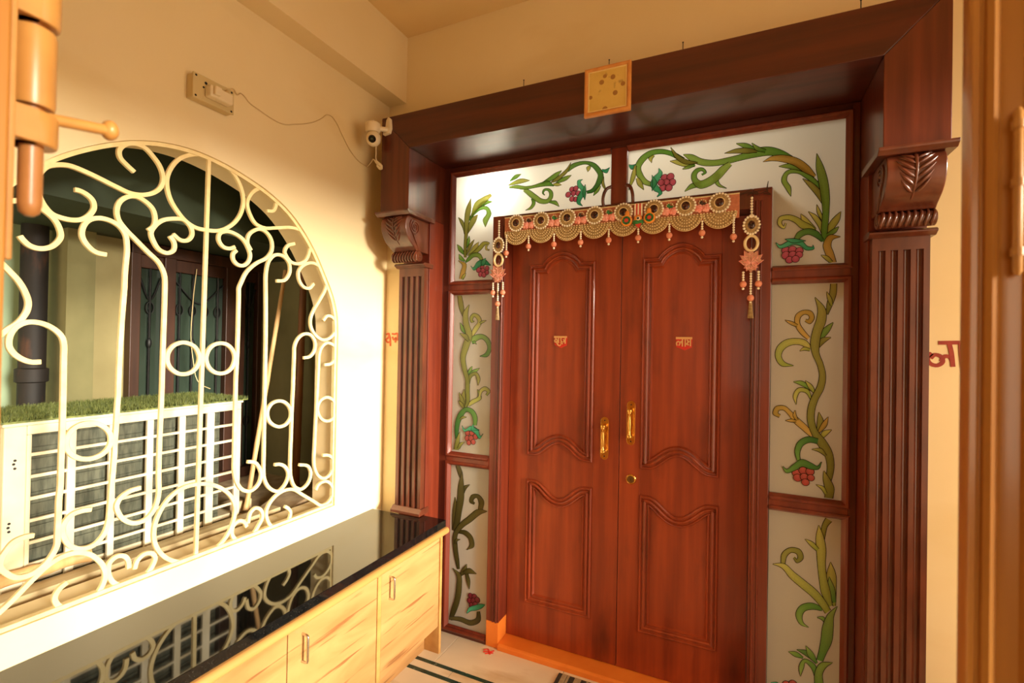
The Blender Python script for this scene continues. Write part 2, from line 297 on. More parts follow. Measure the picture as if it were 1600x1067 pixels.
GRILLE=[
('teardrop_ring',1,[(1.112,2.21),(1.086,2.207),(1.049,2.193),(1.013,2.167),(0.988,2.13),(0.974,2.086),(0.975,2.055),(0.987,2.016),(1.008,1.985),(1.036,1.957),(1.067,1.942),(1.112,1.941),(1.159,1.95),(1.194,1.971),(1.222,1.999),(1.247,2.047),(1.253,2.091),(1.241,2.137),(1.218,2.172),(1.181,2.197),(1.139,2.206)]),
('scroll_bar',0,[(0.876,2.074),(0.853,2.09),(0.836,2.106),(0.833,2.128),(0.847,2.15),(0.872,2.164),(0.903,2.163),(0.93,2.143),(0.952,2.115),(0.961,2.082),(0.954,2.049),(0.932,2.024),(0.901,2.008),(0.87,2.003),(0.826,2.012),(0.779,2.025),(0.739,2.034),(0.71,2.037),(0.681,2.029),(0.662,2.018),(0.647,1.995),(0.64,1.973),(0.642,1.948),(0.65,1.921),(0.66,1.903),(0.676,1.887),(0.696,1.882),(0.721,1.882),(0.742,1.889),(0.763,1.91),(0.772,1.933),(0.767,1.954),(0.753,1.966),(0.736,1.972),(0.724,1.972)]),
('scroll_bar',0,[(0.55,1.874),(0.583,1.897),(0.608,1.906),(0.637,1.902),(0.66,1.891),(0.68,1.873),(0.693,1.845),(0.695,1.83),(0.686,1.808),(0.67,1.792),(0.647,1.785),(0.629,1.789),(0.614,1.803),(0.608,1.812)]),
('hooked_bar',0,[(0.807,1.796),(0.779,1.799),(0.757,1.817),(0.745,1.841),(0.747,1.868),(0.759,1.89),(0.786,1.904),(0.814,1.903),(0.838,1.892),(0.855,1.87),(0.861,1.837),(0.859,1.774),(0.858,1.756),(0.857,1.718),(0.857,1.7),(0.856,1.682),(0.847,1.377),(0.847,1.359),(0.846,1.341),(0.842,1.237),(0.841,1.219),(0.841,1.201),(0.836,1.088),(0.835,1.07),(0.832,1.015),(0.829,0.972),(0.818,0.937),(0.793,0.913),(0.762,0.913),(0.736,0.931),(0.721,0.96),(0.716,0.982),(0.722,1.006),(0.738,1.022),(0.76,1.026),(0.785,1.023)]),
('hooked_bar',0,[(0.919,1.896),(0.935,1.914),(0.939,1.943),(0.931,1.97),(0.906,1.99),(0.88,1.997),(0.855,1.987),(0.836,1.965),(0.83,1.938),(0.835,1.911),(0.853,1.887),(0.883,1.859),(0.92,1.825),(0.954,1.795),(0.971,1.761),(0.975,1.714),(0.975,1.694),(0.973,1.428),(0.973,1.409),(0.973,1.389),(0.969,1.138),(0.969,1.119),(0.969,1.099),(0.97,1.054),(0.971,1.035),(0.966,0.994),(0.955,0.967),(0.929,0.945),(0.898,0.945),(0.872,0.963),(0.854,0.992),(0.849,1.016),(0.858,1.036),(0.88,1.05),(0.916,1.055)]),
('heart_scroll',0,[(0.987,1.893),(1.002,1.871),(1.0,1.846),(0.98,1.833),(0.957,1.838),(0.937,1.864),(0.929,1.892),(0.939,1.915),(0.961,1.939),(1.0,1.955),(1.03,1.959),(1.055,1.939),(1.061,1.915),(1.044,1.889),(1.025,1.885),(0.996,1.901)]),
('heart_scroll',0,[(1.221,1.901),(1.203,1.891),(1.174,1.892),(1.156,1.916),(1.159,1.937),(1.187,1.953),(1.223,1.95),(1.253,1.936),(1.277,1.905),(1.286,1.878),(1.278,1.852),(1.256,1.834),(1.233,1.834),(1.215,1.852),(1.214,1.872),(1.228,1.889)]),
('scroll_bar',0,[(1.357,2.075),(1.387,2.084),(1.399,2.11),(1.394,2.139),(1.368,2.161),(1.335,2.162),(1.303,2.145),(1.28,2.117),(1.269,2.081),(1.282,2.042),(1.306,2.012),(1.338,2.003),(1.406,2.017),(1.487,2.035),(1.535,2.03),(1.565,2.009),(1.581,1.979),(1.577,1.946),(1.558,1.906),(1.519,1.884),(1.481,1.885),(1.458,1.905),(1.448,1.922),(1.461,1.952),(1.498,1.969)]),
('hooked_bar',0,[(1.289,1.9),(1.273,1.926),(1.276,1.955),(1.299,1.981),(1.331,1.994),(1.364,1.981),(1.382,1.955),(1.383,1.918),(1.366,1.889),(1.31,1.85),(1.272,1.811),(1.25,1.766),(1.242,1.745),(1.242,1.722),(1.239,1.42),(1.238,1.398),(1.238,1.376),(1.238,1.076),(1.238,1.053),(1.245,1.006),(1.276,0.952),(1.31,0.939),(1.345,0.957),(1.357,0.995),(1.343,1.03),(1.325,1.05),(1.294,1.059)]),
('hooked_bar',0,[(1.407,1.793),(1.447,1.802),(1.473,1.841),(1.468,1.879),(1.435,1.904),(1.4,1.902),(1.371,1.874),(1.359,1.832),(1.358,1.758),(1.359,1.734),(1.364,1.375),(1.364,1.351),(1.364,1.327),(1.366,1.049),(1.366,1.025),(1.372,0.967),(1.401,0.923),(1.439,0.904),(1.473,0.925),(1.488,0.964),(1.472,0.998),(1.446,1.016),(1.417,1.021)]),
('scroll_bar',0,[(1.606,1.807),(1.581,1.783),(1.551,1.784),(1.526,1.809),(1.52,1.848),(1.549,1.884),(1.599,1.9),(1.646,1.883),(1.68,1.846),(1.676,1.794),(1.645,1.74),(1.605,1.679),(1.593,1.65),(1.593,1.614),(1.623,1.57),(1.67,1.55),(1.719,1.567),(1.749,1.611),(1.742,1.64),(1.716,1.662),(1.691,1.665),(1.666,1.64)]),
('hooked_bar',0,[(1.556,1.468),(1.592,1.474),(1.619,1.506),(1.618,1.542),(1.589,1.573),(1.556,1.575),(1.524,1.554),(1.506,1.514),(1.506,1.489),(1.504,1.366),(1.504,1.341),(1.503,1.316),(1.499,1.15),(1.499,1.125),(1.498,1.1),(1.497,1.021),(1.497,0.996),(1.503,0.943),(1.525,0.899),(1.558,0.881),(1.596,0.898),(1.611,0.944),(1.594,0.975),(1.544,0.993)]),
('hooked_bar',0,[(1.677,1.433),(1.722,1.439),(1.753,1.472),(1.752,1.506),(1.72,1.532),(1.689,1.536),(1.66,1.515),(1.646,1.478),(1.645,1.451),(1.642,1.358),(1.641,1.331),(1.64,1.305),(1.635,1.175),(1.634,1.149),(1.633,1.122),(1.63,1.039),(1.629,1.013),(1.634,0.957),(1.658,0.915),(1.688,0.897),(1.725,0.904),(1.748,0.941),(1.741,0.981),(1.716,1.0),(1.679,1.008)]),
('scroll_bar',0,[(1.642,0.854),(1.657,0.875),(1.7,0.881),(1.735,0.855),(1.747,0.813),(1.725,0.78),(1.681,0.773),(1.628,0.808),(1.566,0.854),(1.507,0.894),(1.461,0.898),(1.409,0.874),(1.384,0.837),(1.389,0.798),(1.42,0.756),(1.465,0.743),(1.496,0.764),(1.505,0.792),(1.49,0.816),(1.473,0.829)]),
('heart_scroll',0,[(1.298,0.799),(1.288,0.82),(1.265,0.834),(1.243,0.824),(1.236,0.795),(1.252,0.765),(1.282,0.747),(1.313,0.754),(1.352,0.788),(1.368,0.819),(1.359,0.848),(1.334,0.863),(1.314,0.851),(1.307,0.831),(1.304,0.811)]),
('oval_ring',1,[(1.114,1.017),(1.154,1.003),(1.196,0.975),(1.233,0.931),(1.247,0.885),(1.239,0.839),(1.214,0.792),(1.18,0.764),(1.14,0.746),(1.101,0.745),(1.057,0.756),(1.009,0.784),(0.974,0.828),(0.959,0.876),(0.961,0.917),(0.977,0.96),(1.004,0.995),(1.045,1.018),(1.082,1.021)]),
('hooked_bar',0,[(0.659,1.471),(0.638,1.471),(0.613,1.484),(0.594,1.511),(0.594,1.54),(0.607,1.567),(0.629,1.58),(0.655,1.579),(0.683,1.565),(0.703,1.542),(0.709,1.511),(0.709,1.495),(0.71,1.336),(0.71,1.319),(0.71,1.303),(0.709,1.15),(0.709,1.133),(0.709,1.117),(0.706,1.069),(0.706,1.053),(0.706,1.036),(0.705,0.967),(0.705,0.95),(0.695,0.923),(0.673,0.897),(0.646,0.885),(0.621,0.889),(0.599,0.91),(0.587,0.932),(0.59,0.954),(0.6,0.972),(0.612,0.987),(0.633,0.993),(0.654,0.991)]),
('scroll_bar',0,[(0.552,1.757),(0.569,1.739),(0.587,1.718),(0.609,1.69),(0.624,1.658),(0.63,1.634),(0.627,1.609),(0.623,1.599),(0.607,1.574),(0.59,1.559),(0.57,1.537)]),
('scroll_bar',0,[(0.571,0.798),(0.601,0.821),(0.629,0.846),(0.637,0.854),(0.653,0.869),(0.661,0.876),(0.692,0.899),(0.72,0.908),(0.749,0.907),(0.775,0.895),(0.803,0.865),(0.82,0.831),(0.823,0.802),(0.81,0.769),(0.783,0.744),(0.757,0.74),(0.727,0.752),(0.711,0.77),(0.702,0.795),(0.71,0.815),(0.73,0.829)]),
('heart_scroll',0,[(0.888,0.803),(0.886,0.827),(0.875,0.847),(0.855,0.855),(0.836,0.844),(0.832,0.815),(0.842,0.783),(0.867,0.758),(0.902,0.751),(0.933,0.758),(0.959,0.786),(0.965,0.807),(0.953,0.827),(0.931,0.832),(0.911,0.817),(0.904,0.794)]),
('ring',1,[(1.096,1.473),(1.093,1.456),(1.085,1.44),(1.073,1.428),(1.058,1.421),(1.041,1.419),(1.024,1.422),(1.009,1.431),(0.997,1.443),(0.989,1.459),(0.987,1.475),(0.989,1.492),(0.996,1.507),(1.007,1.519),(1.022,1.527),(1.038,1.53),(1.055,1.527),(1.071,1.52),(1.084,1.507),(1.092,1.491)]),
('ring',1,[(1.232,1.471),(1.229,1.453),(1.222,1.437),(1.209,1.424),(1.194,1.417),(1.176,1.415),(1.16,1.418),(1.144,1.427),(1.132,1.44),(1.124,1.456),(1.121,1.473),(1.124,1.49),(1.131,1.506),(1.142,1.518),(1.157,1.526),(1.174,1.529),(1.191,1.527),(1.207,1.519),(1.22,1.506),(1.229,1.489)]),
('ring',1,[(1.496,1.225),(1.494,1.208),(1.485,1.194),(1.472,1.183),(1.456,1.178),(1.437,1.177),(1.419,1.183),(1.403,1.193),(1.39,1.206),(1.382,1.222),(1.379,1.239),(1.381,1.255),(1.389,1.269),(1.401,1.28),(1.417,1.286),(1.435,1.287),(1.453,1.283),(1.47,1.273),(1.484,1.259),(1.493,1.243)]),
('ring',1,[(1.756,1.216),(1.754,1.198),(1.746,1.183),(1.733,1.172),(1.717,1.166),(1.699,1.166),(1.681,1.171),(1.665,1.181),(1.653,1.195),(1.645,1.211),(1.641,1.229),(1.644,1.245),(1.651,1.26),(1.663,1.271),(1.678,1.277),(1.696,1.279),(1.714,1.274),(1.73,1.265),(1.744,1.251),(1.753,1.234)]),
('ring',1,[(0.83,1.227),(0.828,1.21),(0.82,1.195),(0.807,1.184),(0.791,1.178),(0.774,1.177),(0.757,1.181),(0.742,1.19),(0.73,1.203),(0.722,1.219),(0.72,1.235),(0.722,1.251),(0.729,1.265),(0.74,1.276),(0.755,1.283),(0.772,1.285),(0.789,1.282),(0.805,1.273),(0.818,1.26),(0.827,1.244)]),
('centre_bar',0,[(1.113,2.2),(1.108,1.682),(1.099,0.755)]),
]
VINES={
'P1':[
('g',[(-0.349,2.284),(-0.374,2.3),(-0.396,2.334),(-0.403,2.361),(-0.388,2.386),(-0.36,2.407),(-0.321,2.411),(-0.274,2.395),(-0.226,2.358)],[(-0.355,2.268),(-0.389,2.283),(-0.421,2.325),(-0.43,2.369),(-0.409,2.408),(-0.37,2.431),(-0.321,2.433),(-0.267,2.414),(-0.215,2.377)]),
('t',[(-0.463,2.383),(-0.444,2.358),(-0.422,2.368)],[(-0.462,2.384),(-0.442,2.379),(-0.427,2.38)]),
('y',[(-0.433,2.376),(-0.445,2.337),(-0.458,2.265)],[(-0.424,2.373),(-0.425,2.329),(-0.456,2.264)]),
('y',[(-0.425,2.313),(-0.418,2.286),(-0.389,2.257)],[(-0.414,2.317),(-0.398,2.296),(-0.388,2.258)]),
('y',[(-0.355,2.376),(-0.353,2.392),(-0.343,2.405)],[(-0.356,2.375),(-0.37,2.399),(-0.35,2.412)]),
('g',[(-0.221,2.392),(-0.197,2.366),(-0.148,2.335),(-0.09,2.324),(-0.036,2.327),(0.016,2.334),(0.067,2.338),(0.112,2.338),(0.158,2.327),(0.196,2.317)],[(-0.22,2.394),(-0.188,2.389),(-0.142,2.362),(-0.092,2.35),(-0.041,2.353),(0.01,2.36),(0.059,2.375),(0.112,2.374),(0.163,2.35),(0.197,2.322)]),
('y',[(-0.277,2.371),(-0.25,2.354),(-0.215,2.338),(-0.173,2.332)],[(-0.277,2.372),(-0.247,2.374),(-0.211,2.364),(-0.171,2.344)]),
('g',[(-0.223,2.327),(-0.197,2.327),(-0.17,2.336)],[(-0.224,2.329),(-0.202,2.342),(-0.173,2.344)]),
('o',[(-0.275,2.432),(-0.255,2.384),(-0.209,2.348),(-0.162,2.344)],[(-0.274,2.433),(-0.243,2.396),(-0.204,2.367),(-0.161,2.35)]),
('g',[(-0.01,2.406),(0.022,2.382),(0.064,2.362)],[(-0.01,2.408),(0.028,2.402),(0.068,2.372)]),
('o',[(-0.055,2.372),(-0.006,2.365),(0.038,2.358),(0.069,2.357)],[(-0.055,2.373),(-0.008,2.385),(0.038,2.38),(0.069,2.366)]),
('g',[(0.048,2.399),(0.065,2.366),(0.098,2.352)],[(0.049,2.4),(0.073,2.381),(0.102,2.364)]),
('g',[(-0.044,2.222),(-0.072,2.246),(-0.077,2.266),(-0.067,2.286)],[(-0.045,2.221),(-0.081,2.237),(-0.096,2.27),(-0.081,2.297)]),
('g',[(-0.213,2.228),(-0.18,2.238),(-0.141,2.243)],[(-0.213,2.23),(-0.188,2.258),(-0.146,2.264)]),
('g',[(-0.038,2.333),(-0.068,2.317),(-0.094,2.293),(-0.124,2.274),(-0.148,2.268),(-0.16,2.277),(-0.164,2.294),(-0.157,2.306),(-0.143,2.309),(-0.136,2.301),(-0.146,2.296)],[(-0.026,2.317),(-0.048,2.291),(-0.073,2.264),(-0.109,2.241),(-0.152,2.234),(-0.181,2.266),(-0.185,2.302),(-0.166,2.323),(-0.139,2.322),(-0.125,2.298),(-0.142,2.289)]),
('g',[(0.193,2.16),(0.192,2.198),(0.177,2.231),(0.183,2.25),(0.213,2.25),(0.244,2.226),(0.279,2.19),(0.301,2.165)],[(0.192,2.16),(0.174,2.192),(0.158,2.232),(0.175,2.265),(0.216,2.268),(0.254,2.242),(0.289,2.202),(0.306,2.17)]),
('g',[(0.148,2.287),(0.179,2.275),(0.212,2.264),(0.248,2.247)],[(0.148,2.288),(0.179,2.294),(0.217,2.284),(0.251,2.254)]),
('a',[(0.091,2.314),(0.126,2.313),(0.165,2.302),(0.202,2.283),(0.235,2.253),(0.272,2.227)],[(0.091,2.315),(0.123,2.333),(0.168,2.331),(0.214,2.311),(0.251,2.277),(0.278,2.234)]),
('o',[(0.232,2.226),(0.25,2.197),(0.273,2.163),(0.292,2.131),(0.305,2.107)],[(0.233,2.227),(0.261,2.21),(0.29,2.177),(0.306,2.138),(0.309,2.108)]),
('y',[(0.253,2.092),(0.268,2.065),(0.286,2.032),(0.3,1.995)],[(0.254,2.093),(0.28,2.076),(0.302,2.039),(0.306,1.996)]),
('y',[(0.281,2.118),(0.282,2.087),(0.298,2.053)],[(0.282,2.118),(0.294,2.092),(0.306,2.057)]),
('y',[(0.361,2.082),(0.341,2.064),(0.321,2.034),(0.314,1.996)],[(0.362,2.082),(0.358,2.05),(0.34,2.018),(0.32,1.992)]),
('g',[(0.279,2.32),(0.277,2.267),(0.285,2.213),(0.295,2.147),(0.301,2.082),(0.297,2.016),(0.301,1.969)],[(0.28,2.32),(0.301,2.27),(0.316,2.216),(0.324,2.147),(0.323,2.079),(0.319,2.013),(0.317,1.968)]),
('g',[(0.355,2.024),(0.337,2.016),(0.315,1.999)],[(0.356,2.023),(0.346,2.001),(0.319,1.989)]),
('y',[(0.227,2.085),(0.231,2.055),(0.25,2.026),(0.279,2.018)],[(0.228,2.086),(0.248,2.067),(0.264,2.046),(0.281,2.023)]),
('y',[(0.173,2.055),(0.169,2.042),(0.162,2.054),(0.163,2.064),(0.181,2.066),(0.206,2.053),(0.228,2.029),(0.26,2.016),(0.279,2.011)],[(0.178,2.052),(0.171,2.031),(0.148,2.049),(0.152,2.08),(0.182,2.087),(0.215,2.074),(0.24,2.054),(0.267,2.035),(0.281,2.016)]),
('a',[(0.349,1.886),(0.339,1.925),(0.331,1.952),(0.336,1.973),(0.361,1.983)],[(0.326,1.878),(0.313,1.917),(0.304,1.957),(0.325,1.994),(0.361,1.985)]),
('y',[(0.297,1.916),(0.311,1.899),(0.331,1.88)],[(0.297,1.917),(0.319,1.912),(0.338,1.889)]),
('d',[(0.219,1.977),(0.229,1.991),(0.252,2.001),(0.275,1.99),(0.299,1.968)],[(0.205,1.988),(0.217,2.012),(0.251,2.025),(0.286,2.011),(0.307,1.977)]),
('b',[(0.177,1.944,0.015),(0.2,1.944,0.015),(0.224,1.938,0.014),(0.178,1.923,0.016),(0.201,1.924,0.015),(0.223,1.922,0.0135),(0.19,1.904,0.014),(0.211,1.906,0.014)]),
('t',[(0.14,1.977),(0.155,1.953),(0.18,1.956),(0.201,1.964),(0.226,1.958),(0.25,1.938),(0.275,1.943),(0.271,1.958)],[(0.141,1.978),(0.157,1.966),(0.174,1.974),(0.199,1.989),(0.233,1.977),(0.255,1.953),(0.27,1.952),(0.268,1.958)]),
('t',[(0.173,1.988),(0.2,1.971),(0.246,1.976)],[(0.174,1.989),(0.201,1.989),(0.246,1.977)]),
('b',[(-0.298,2.299,0.016),(-0.273,2.3,0.0165),(-0.265,2.274,0.016),(-0.29,2.276,0.0165),(-0.304,2.255,0.016),(-0.279,2.252,0.016),(-0.312,2.279,0.015)]),
('t',[(-0.324,2.344),(-0.325,2.327),(-0.342,2.312),(-0.359,2.277),(-0.34,2.244),(-0.322,2.231),(-0.33,2.218)],[(-0.323,2.345),(-0.307,2.322),(-0.319,2.295),(-0.33,2.273),(-0.319,2.257),(-0.307,2.229),(-0.328,2.215)]),
('t',[(-0.353,2.318),(-0.351,2.284),(-0.352,2.246)],[(-0.352,2.318),(-0.331,2.281),(-0.351,2.245)]),
],
'Q1':[
('o',[(-1.369,2.226),(-1.358,2.199),(-1.341,2.167),(-1.33,2.132)],[(-1.368,2.227),(-1.34,2.206),(-1.326,2.169),(-1.325,2.132)]),
('g',[(-1.162,2.291),(-1.205,2.301),(-1.248,2.284)],[(-1.162,2.29),(-1.197,2.278),(-1.239,2.267)]),
('g',[(-1.201,2.16),(-1.187,2.19),(-1.168,2.228),(-1.191,2.266),(-1.24,2.27),(-1.279,2.246),(-1.306,2.207)],[(-1.203,2.16),(-1.218,2.2),(-1.196,2.233),(-1.202,2.249),(-1.232,2.253),(-1.265,2.234),(-1.296,2.201)]),
('y',[(-1.175,2.334),(-1.227,2.318),(-1.267,2.296),(-1.285,2.252),(-1.292,2.223)],[(-1.165,2.32),(-1.204,2.289),(-1.235,2.269),(-1.267,2.241),(-1.288,2.221)]),
('o',[(-1.249,2.23),(-1.285,2.217),(-1.307,2.17),(-1.312,2.135)],[(-1.248,2.229),(-1.258,2.199),(-1.285,2.16),(-1.308,2.133)]),
('g',[(-1.3,2.121),(-1.311,2.098),(-1.319,2.059)],[(-1.298,2.12),(-1.293,2.093),(-1.313,2.056)]),
('o',[(-1.268,2.099),(-1.3,2.073),(-1.318,2.02)],[(-1.267,2.098),(-1.281,2.064),(-1.313,2.018)]),
('g',[(-1.373,2.081),(-1.364,2.048),(-1.329,2.021)],[(-1.372,2.081),(-1.342,2.06),(-1.324,2.024)]),
('g',[(-1.361,2.028),(-1.358,1.999),(-1.324,1.985)],[(-1.36,2.028),(-1.339,2.011),(-1.32,1.989)]),
('o',[(-1.293,2.32),(-1.322,2.267),(-1.33,2.208),(-1.328,2.136),(-1.331,2.072),(-1.328,2.007)],[(-1.291,2.32),(-1.29,2.258),(-1.301,2.203),(-1.307,2.133),(-1.313,2.07),(-1.313,2.006)]),
('y',[(-1.24,2.084),(-1.269,2.068),(-1.297,2.033),(-1.309,2.017)],[(-1.239,2.084),(-1.246,2.051),(-1.282,2.02),(-1.306,2.014)]),
('y',[(-1.173,2.039),(-1.188,2.045),(-1.188,2.056),(-1.174,2.072),(-1.209,2.084),(-1.241,2.061),(-1.266,2.039),(-1.299,2.021)],[(-1.175,2.033),(-1.197,2.04),(-1.199,2.061),(-1.184,2.068),(-1.199,2.065),(-1.223,2.043),(-1.255,2.023),(-1.295,2.014)]),
('a',[(-1.329,1.888),(-1.317,1.926),(-1.313,1.972),(-1.363,1.993)],[(-1.355,1.895),(-1.347,1.933),(-1.338,1.964),(-1.364,1.992)]),
('y',[(-1.314,1.923),(-1.335,1.912),(-1.344,1.894)],[(-1.313,1.922),(-1.32,1.902),(-1.333,1.888)]),
('g',[(-1.211,1.991),(-1.228,2.02),(-1.275,2.027),(-1.307,2.002),(-1.32,1.982)],[(-1.228,1.984),(-1.241,2.001),(-1.267,2.005),(-1.293,1.988),(-1.316,1.978)]),
('b',[(-1.215,1.952,0.013),(-1.237,1.935,0.014),(-1.211,1.93,0.0135),(-1.187,1.941,0.0135),(-1.225,1.912,0.0135),(-1.204,1.908,0.014),(-1.186,1.919,0.012)]),
('t',[(-1.285,1.959),(-1.267,1.935),(-1.229,1.954),(-1.203,1.96),(-1.165,1.955)],[(-1.284,1.96),(-1.272,1.95),(-1.246,1.979),(-1.2,1.988),(-1.164,1.957)]),
('t',[(-1.195,1.996),(-1.222,1.98),(-1.221,1.957)],[(-1.194,1.995),(-1.196,1.968),(-1.21,1.954)]),
],
'Q2':[
('g',[(-1.001,2.413),(-1.036,2.412),(-1.065,2.386)],[(-1.0,2.413),(-1.024,2.394),(-1.063,2.383)]),
('y',[(-0.954,2.374),(-0.998,2.389),(-1.041,2.38),(-1.073,2.365)],[(-0.954,2.373),(-0.993,2.366),(-1.035,2.363),(-1.072,2.362)]),
('g',[(-0.785,2.401),(-0.814,2.394),(-0.853,2.373),(-0.889,2.353)],[(-0.784,2.4),(-0.802,2.376),(-0.842,2.355),(-0.886,2.347)]),
('g',[(-0.974,2.224),(-0.938,2.229),(-0.92,2.254),(-0.927,2.281)],[(-0.974,2.225),(-0.948,2.24),(-0.938,2.258),(-0.944,2.279)]),
('g',[(-0.793,2.225),(-0.809,2.253),(-0.844,2.259)],[(-0.794,2.224),(-0.818,2.237),(-0.846,2.249)]),
('g',[(-0.988,2.324),(-0.961,2.299),(-0.927,2.271),(-0.889,2.249),(-0.849,2.249),(-0.828,2.272),(-0.829,2.301),(-0.853,2.321),(-0.878,2.319),(-0.884,2.3),(-0.871,2.288)],[(-0.976,2.339),(-0.944,2.318),(-0.911,2.292),(-0.883,2.272),(-0.858,2.269),(-0.848,2.281),(-0.847,2.296),(-0.856,2.31),(-0.871,2.31),(-0.876,2.3),(-0.869,2.29)]),
('g',[(-1.067,2.349),(-1.025,2.341),(-0.978,2.33),(-0.935,2.332),(-0.893,2.334),(-0.856,2.333),(-0.823,2.328)],[(-1.068,2.357),(-1.024,2.359),(-0.978,2.347),(-0.938,2.346),(-0.898,2.353),(-0.854,2.359),(-0.822,2.33)]),
('g',[(-0.732,2.371),(-0.765,2.369),(-0.795,2.356),(-0.816,2.342)],[(-0.732,2.371),(-0.756,2.351),(-0.788,2.342),(-0.815,2.34)]),
('y',[(-0.783,2.33),(-0.803,2.342),(-0.827,2.341)],[(-0.783,2.329),(-0.803,2.326),(-0.827,2.333)]),
('y',[(-0.652,2.375),(-0.64,2.388),(-0.637,2.4)],[(-0.653,2.375),(-0.658,2.398),(-0.643,2.405)]),
('t',[(-0.547,2.382),(-0.566,2.375),(-0.583,2.378)],[(-0.546,2.382),(-0.559,2.357),(-0.585,2.368)]),
('o',[(-0.579,2.343),(-0.584,2.31),(-0.557,2.265)],[(-0.574,2.343),(-0.571,2.312),(-0.557,2.265)]),
('g',[(-0.593,2.304),(-0.613,2.288),(-0.623,2.257)],[(-0.587,2.299),(-0.597,2.276),(-0.622,2.257)]),
('d',[(-0.75,2.388),(-0.725,2.402),(-0.694,2.412),(-0.659,2.412),(-0.631,2.395),(-0.613,2.373),(-0.602,2.352),(-0.607,2.33),(-0.617,2.308),(-0.635,2.289),(-0.658,2.284)],[(-0.757,2.397),(-0.737,2.421),(-0.699,2.43),(-0.658,2.427),(-0.619,2.412),(-0.593,2.385),(-0.576,2.352),(-0.582,2.318),(-0.6,2.293),(-0.626,2.273),(-0.654,2.271)]),
('o',[(-0.737,2.433),(-0.759,2.405),(-0.79,2.381),(-0.82,2.363),(-0.84,2.349)],[(-0.736,2.432),(-0.748,2.395),(-0.778,2.367),(-0.811,2.349),(-0.838,2.346)]),
('b',[(-0.748,2.277,0.014),(-0.729,2.3,0.0135),(-0.721,2.281,0.0135),(-0.728,2.254,0.0135),(-0.71,2.302,0.013),(-0.698,2.278,0.0125),(-0.709,2.25,0.0125)]),
('t',[(-0.676,2.342),(-0.7,2.34),(-0.7,2.31),(-0.684,2.287),(-0.687,2.283),(-0.701,2.261),(-0.702,2.228),(-0.674,2.213)],[(-0.676,2.341),(-0.686,2.333),(-0.678,2.317),(-0.659,2.293),(-0.663,2.268),(-0.678,2.25),(-0.685,2.232),(-0.674,2.214)]),
('t',[(-0.663,2.316),(-0.677,2.28),(-0.664,2.241)],[(-0.662,2.316),(-0.658,2.277),(-0.663,2.241)]),
],
'P3':[
('o',[(0.331,1.811),(0.328,1.766),(0.319,1.722),(0.317,1.684)],[(0.352,1.808),(0.35,1.76),(0.337,1.716),(0.324,1.682)]),
('y',[(0.318,1.772),(0.321,1.743),(0.331,1.717)],[(0.319,1.773),(0.335,1.748),(0.34,1.72)]),
('g',[(0.341,1.653),(0.318,1.637),(0.292,1.601),(0.285,1.578)],[(0.342,1.651),(0.332,1.623),(0.306,1.587),(0.29,1.574)]),
('a',[(0.265,1.594),(0.244,1.623),(0.23,1.65),(0.233,1.674),(0.246,1.684),(0.258,1.68),(0.261,1.672),(0.257,1.664),(0.25,1.666)],[(0.256,1.584),(0.23,1.609),(0.212,1.646),(0.216,1.685),(0.242,1.702),(0.269,1.697),(0.279,1.669),(0.263,1.646),(0.246,1.656)]),
('a',[(0.177,1.661),(0.199,1.643),(0.219,1.634)],[(0.177,1.663),(0.204,1.656),(0.223,1.644)]),
('y',[(0.271,1.556),(0.25,1.582),(0.218,1.589),(0.181,1.583),(0.151,1.554),(0.145,1.512),(0.166,1.477),(0.209,1.478)],[(0.258,1.541),(0.24,1.559),(0.218,1.564),(0.192,1.557),(0.173,1.539),(0.167,1.516),(0.176,1.496),(0.21,1.48)]),
('y',[(0.23,1.538),(0.246,1.541),(0.264,1.539)],[(0.23,1.54),(0.245,1.555),(0.266,1.549)]),
('o',[(0.334,1.595),(0.305,1.592),(0.283,1.558)],[(0.335,1.593),(0.316,1.575),(0.293,1.549)]),
('g',[(0.21,1.414),(0.233,1.403),(0.259,1.389),(0.284,1.371)],[(0.21,1.416),(0.238,1.42),(0.266,1.401),(0.288,1.377)]),
('y',[(0.25,1.421),(0.261,1.394),(0.281,1.371)],[(0.251,1.422),(0.273,1.406),(0.287,1.377)]),
('y',[(0.221,1.325),(0.224,1.355),(0.235,1.376),(0.25,1.374),(0.268,1.348)],[(0.22,1.324),(0.209,1.358),(0.228,1.392),(0.26,1.388),(0.274,1.353)]),
('a',[(0.282,1.214),(0.256,1.246),(0.225,1.275),(0.203,1.298),(0.18,1.317),(0.15,1.313),(0.14,1.279),(0.161,1.268)],[(0.271,1.2),(0.242,1.226),(0.21,1.256),(0.192,1.284),(0.175,1.299),(0.161,1.296),(0.158,1.287),(0.167,1.281)]),
('a',[(0.216,1.302),(0.209,1.281),(0.221,1.259)],[(0.218,1.302),(0.221,1.285),(0.229,1.264)]),
('a',[(0.183,1.257),(0.205,1.253),(0.221,1.254)],[(0.183,1.259),(0.206,1.266),(0.222,1.263)]),
('o',[(0.296,1.3),(0.292,1.267),(0.291,1.228)],[(0.298,1.301),(0.313,1.268),(0.3,1.226)]),
('a',[(0.328,1.285),(0.31,1.261),(0.292,1.22)],[(0.329,1.285),(0.325,1.251),(0.298,1.216)]),
('y',[(0.34,1.236),(0.312,1.228),(0.3,1.199)],[(0.341,1.235),(0.324,1.212),(0.307,1.193)]),
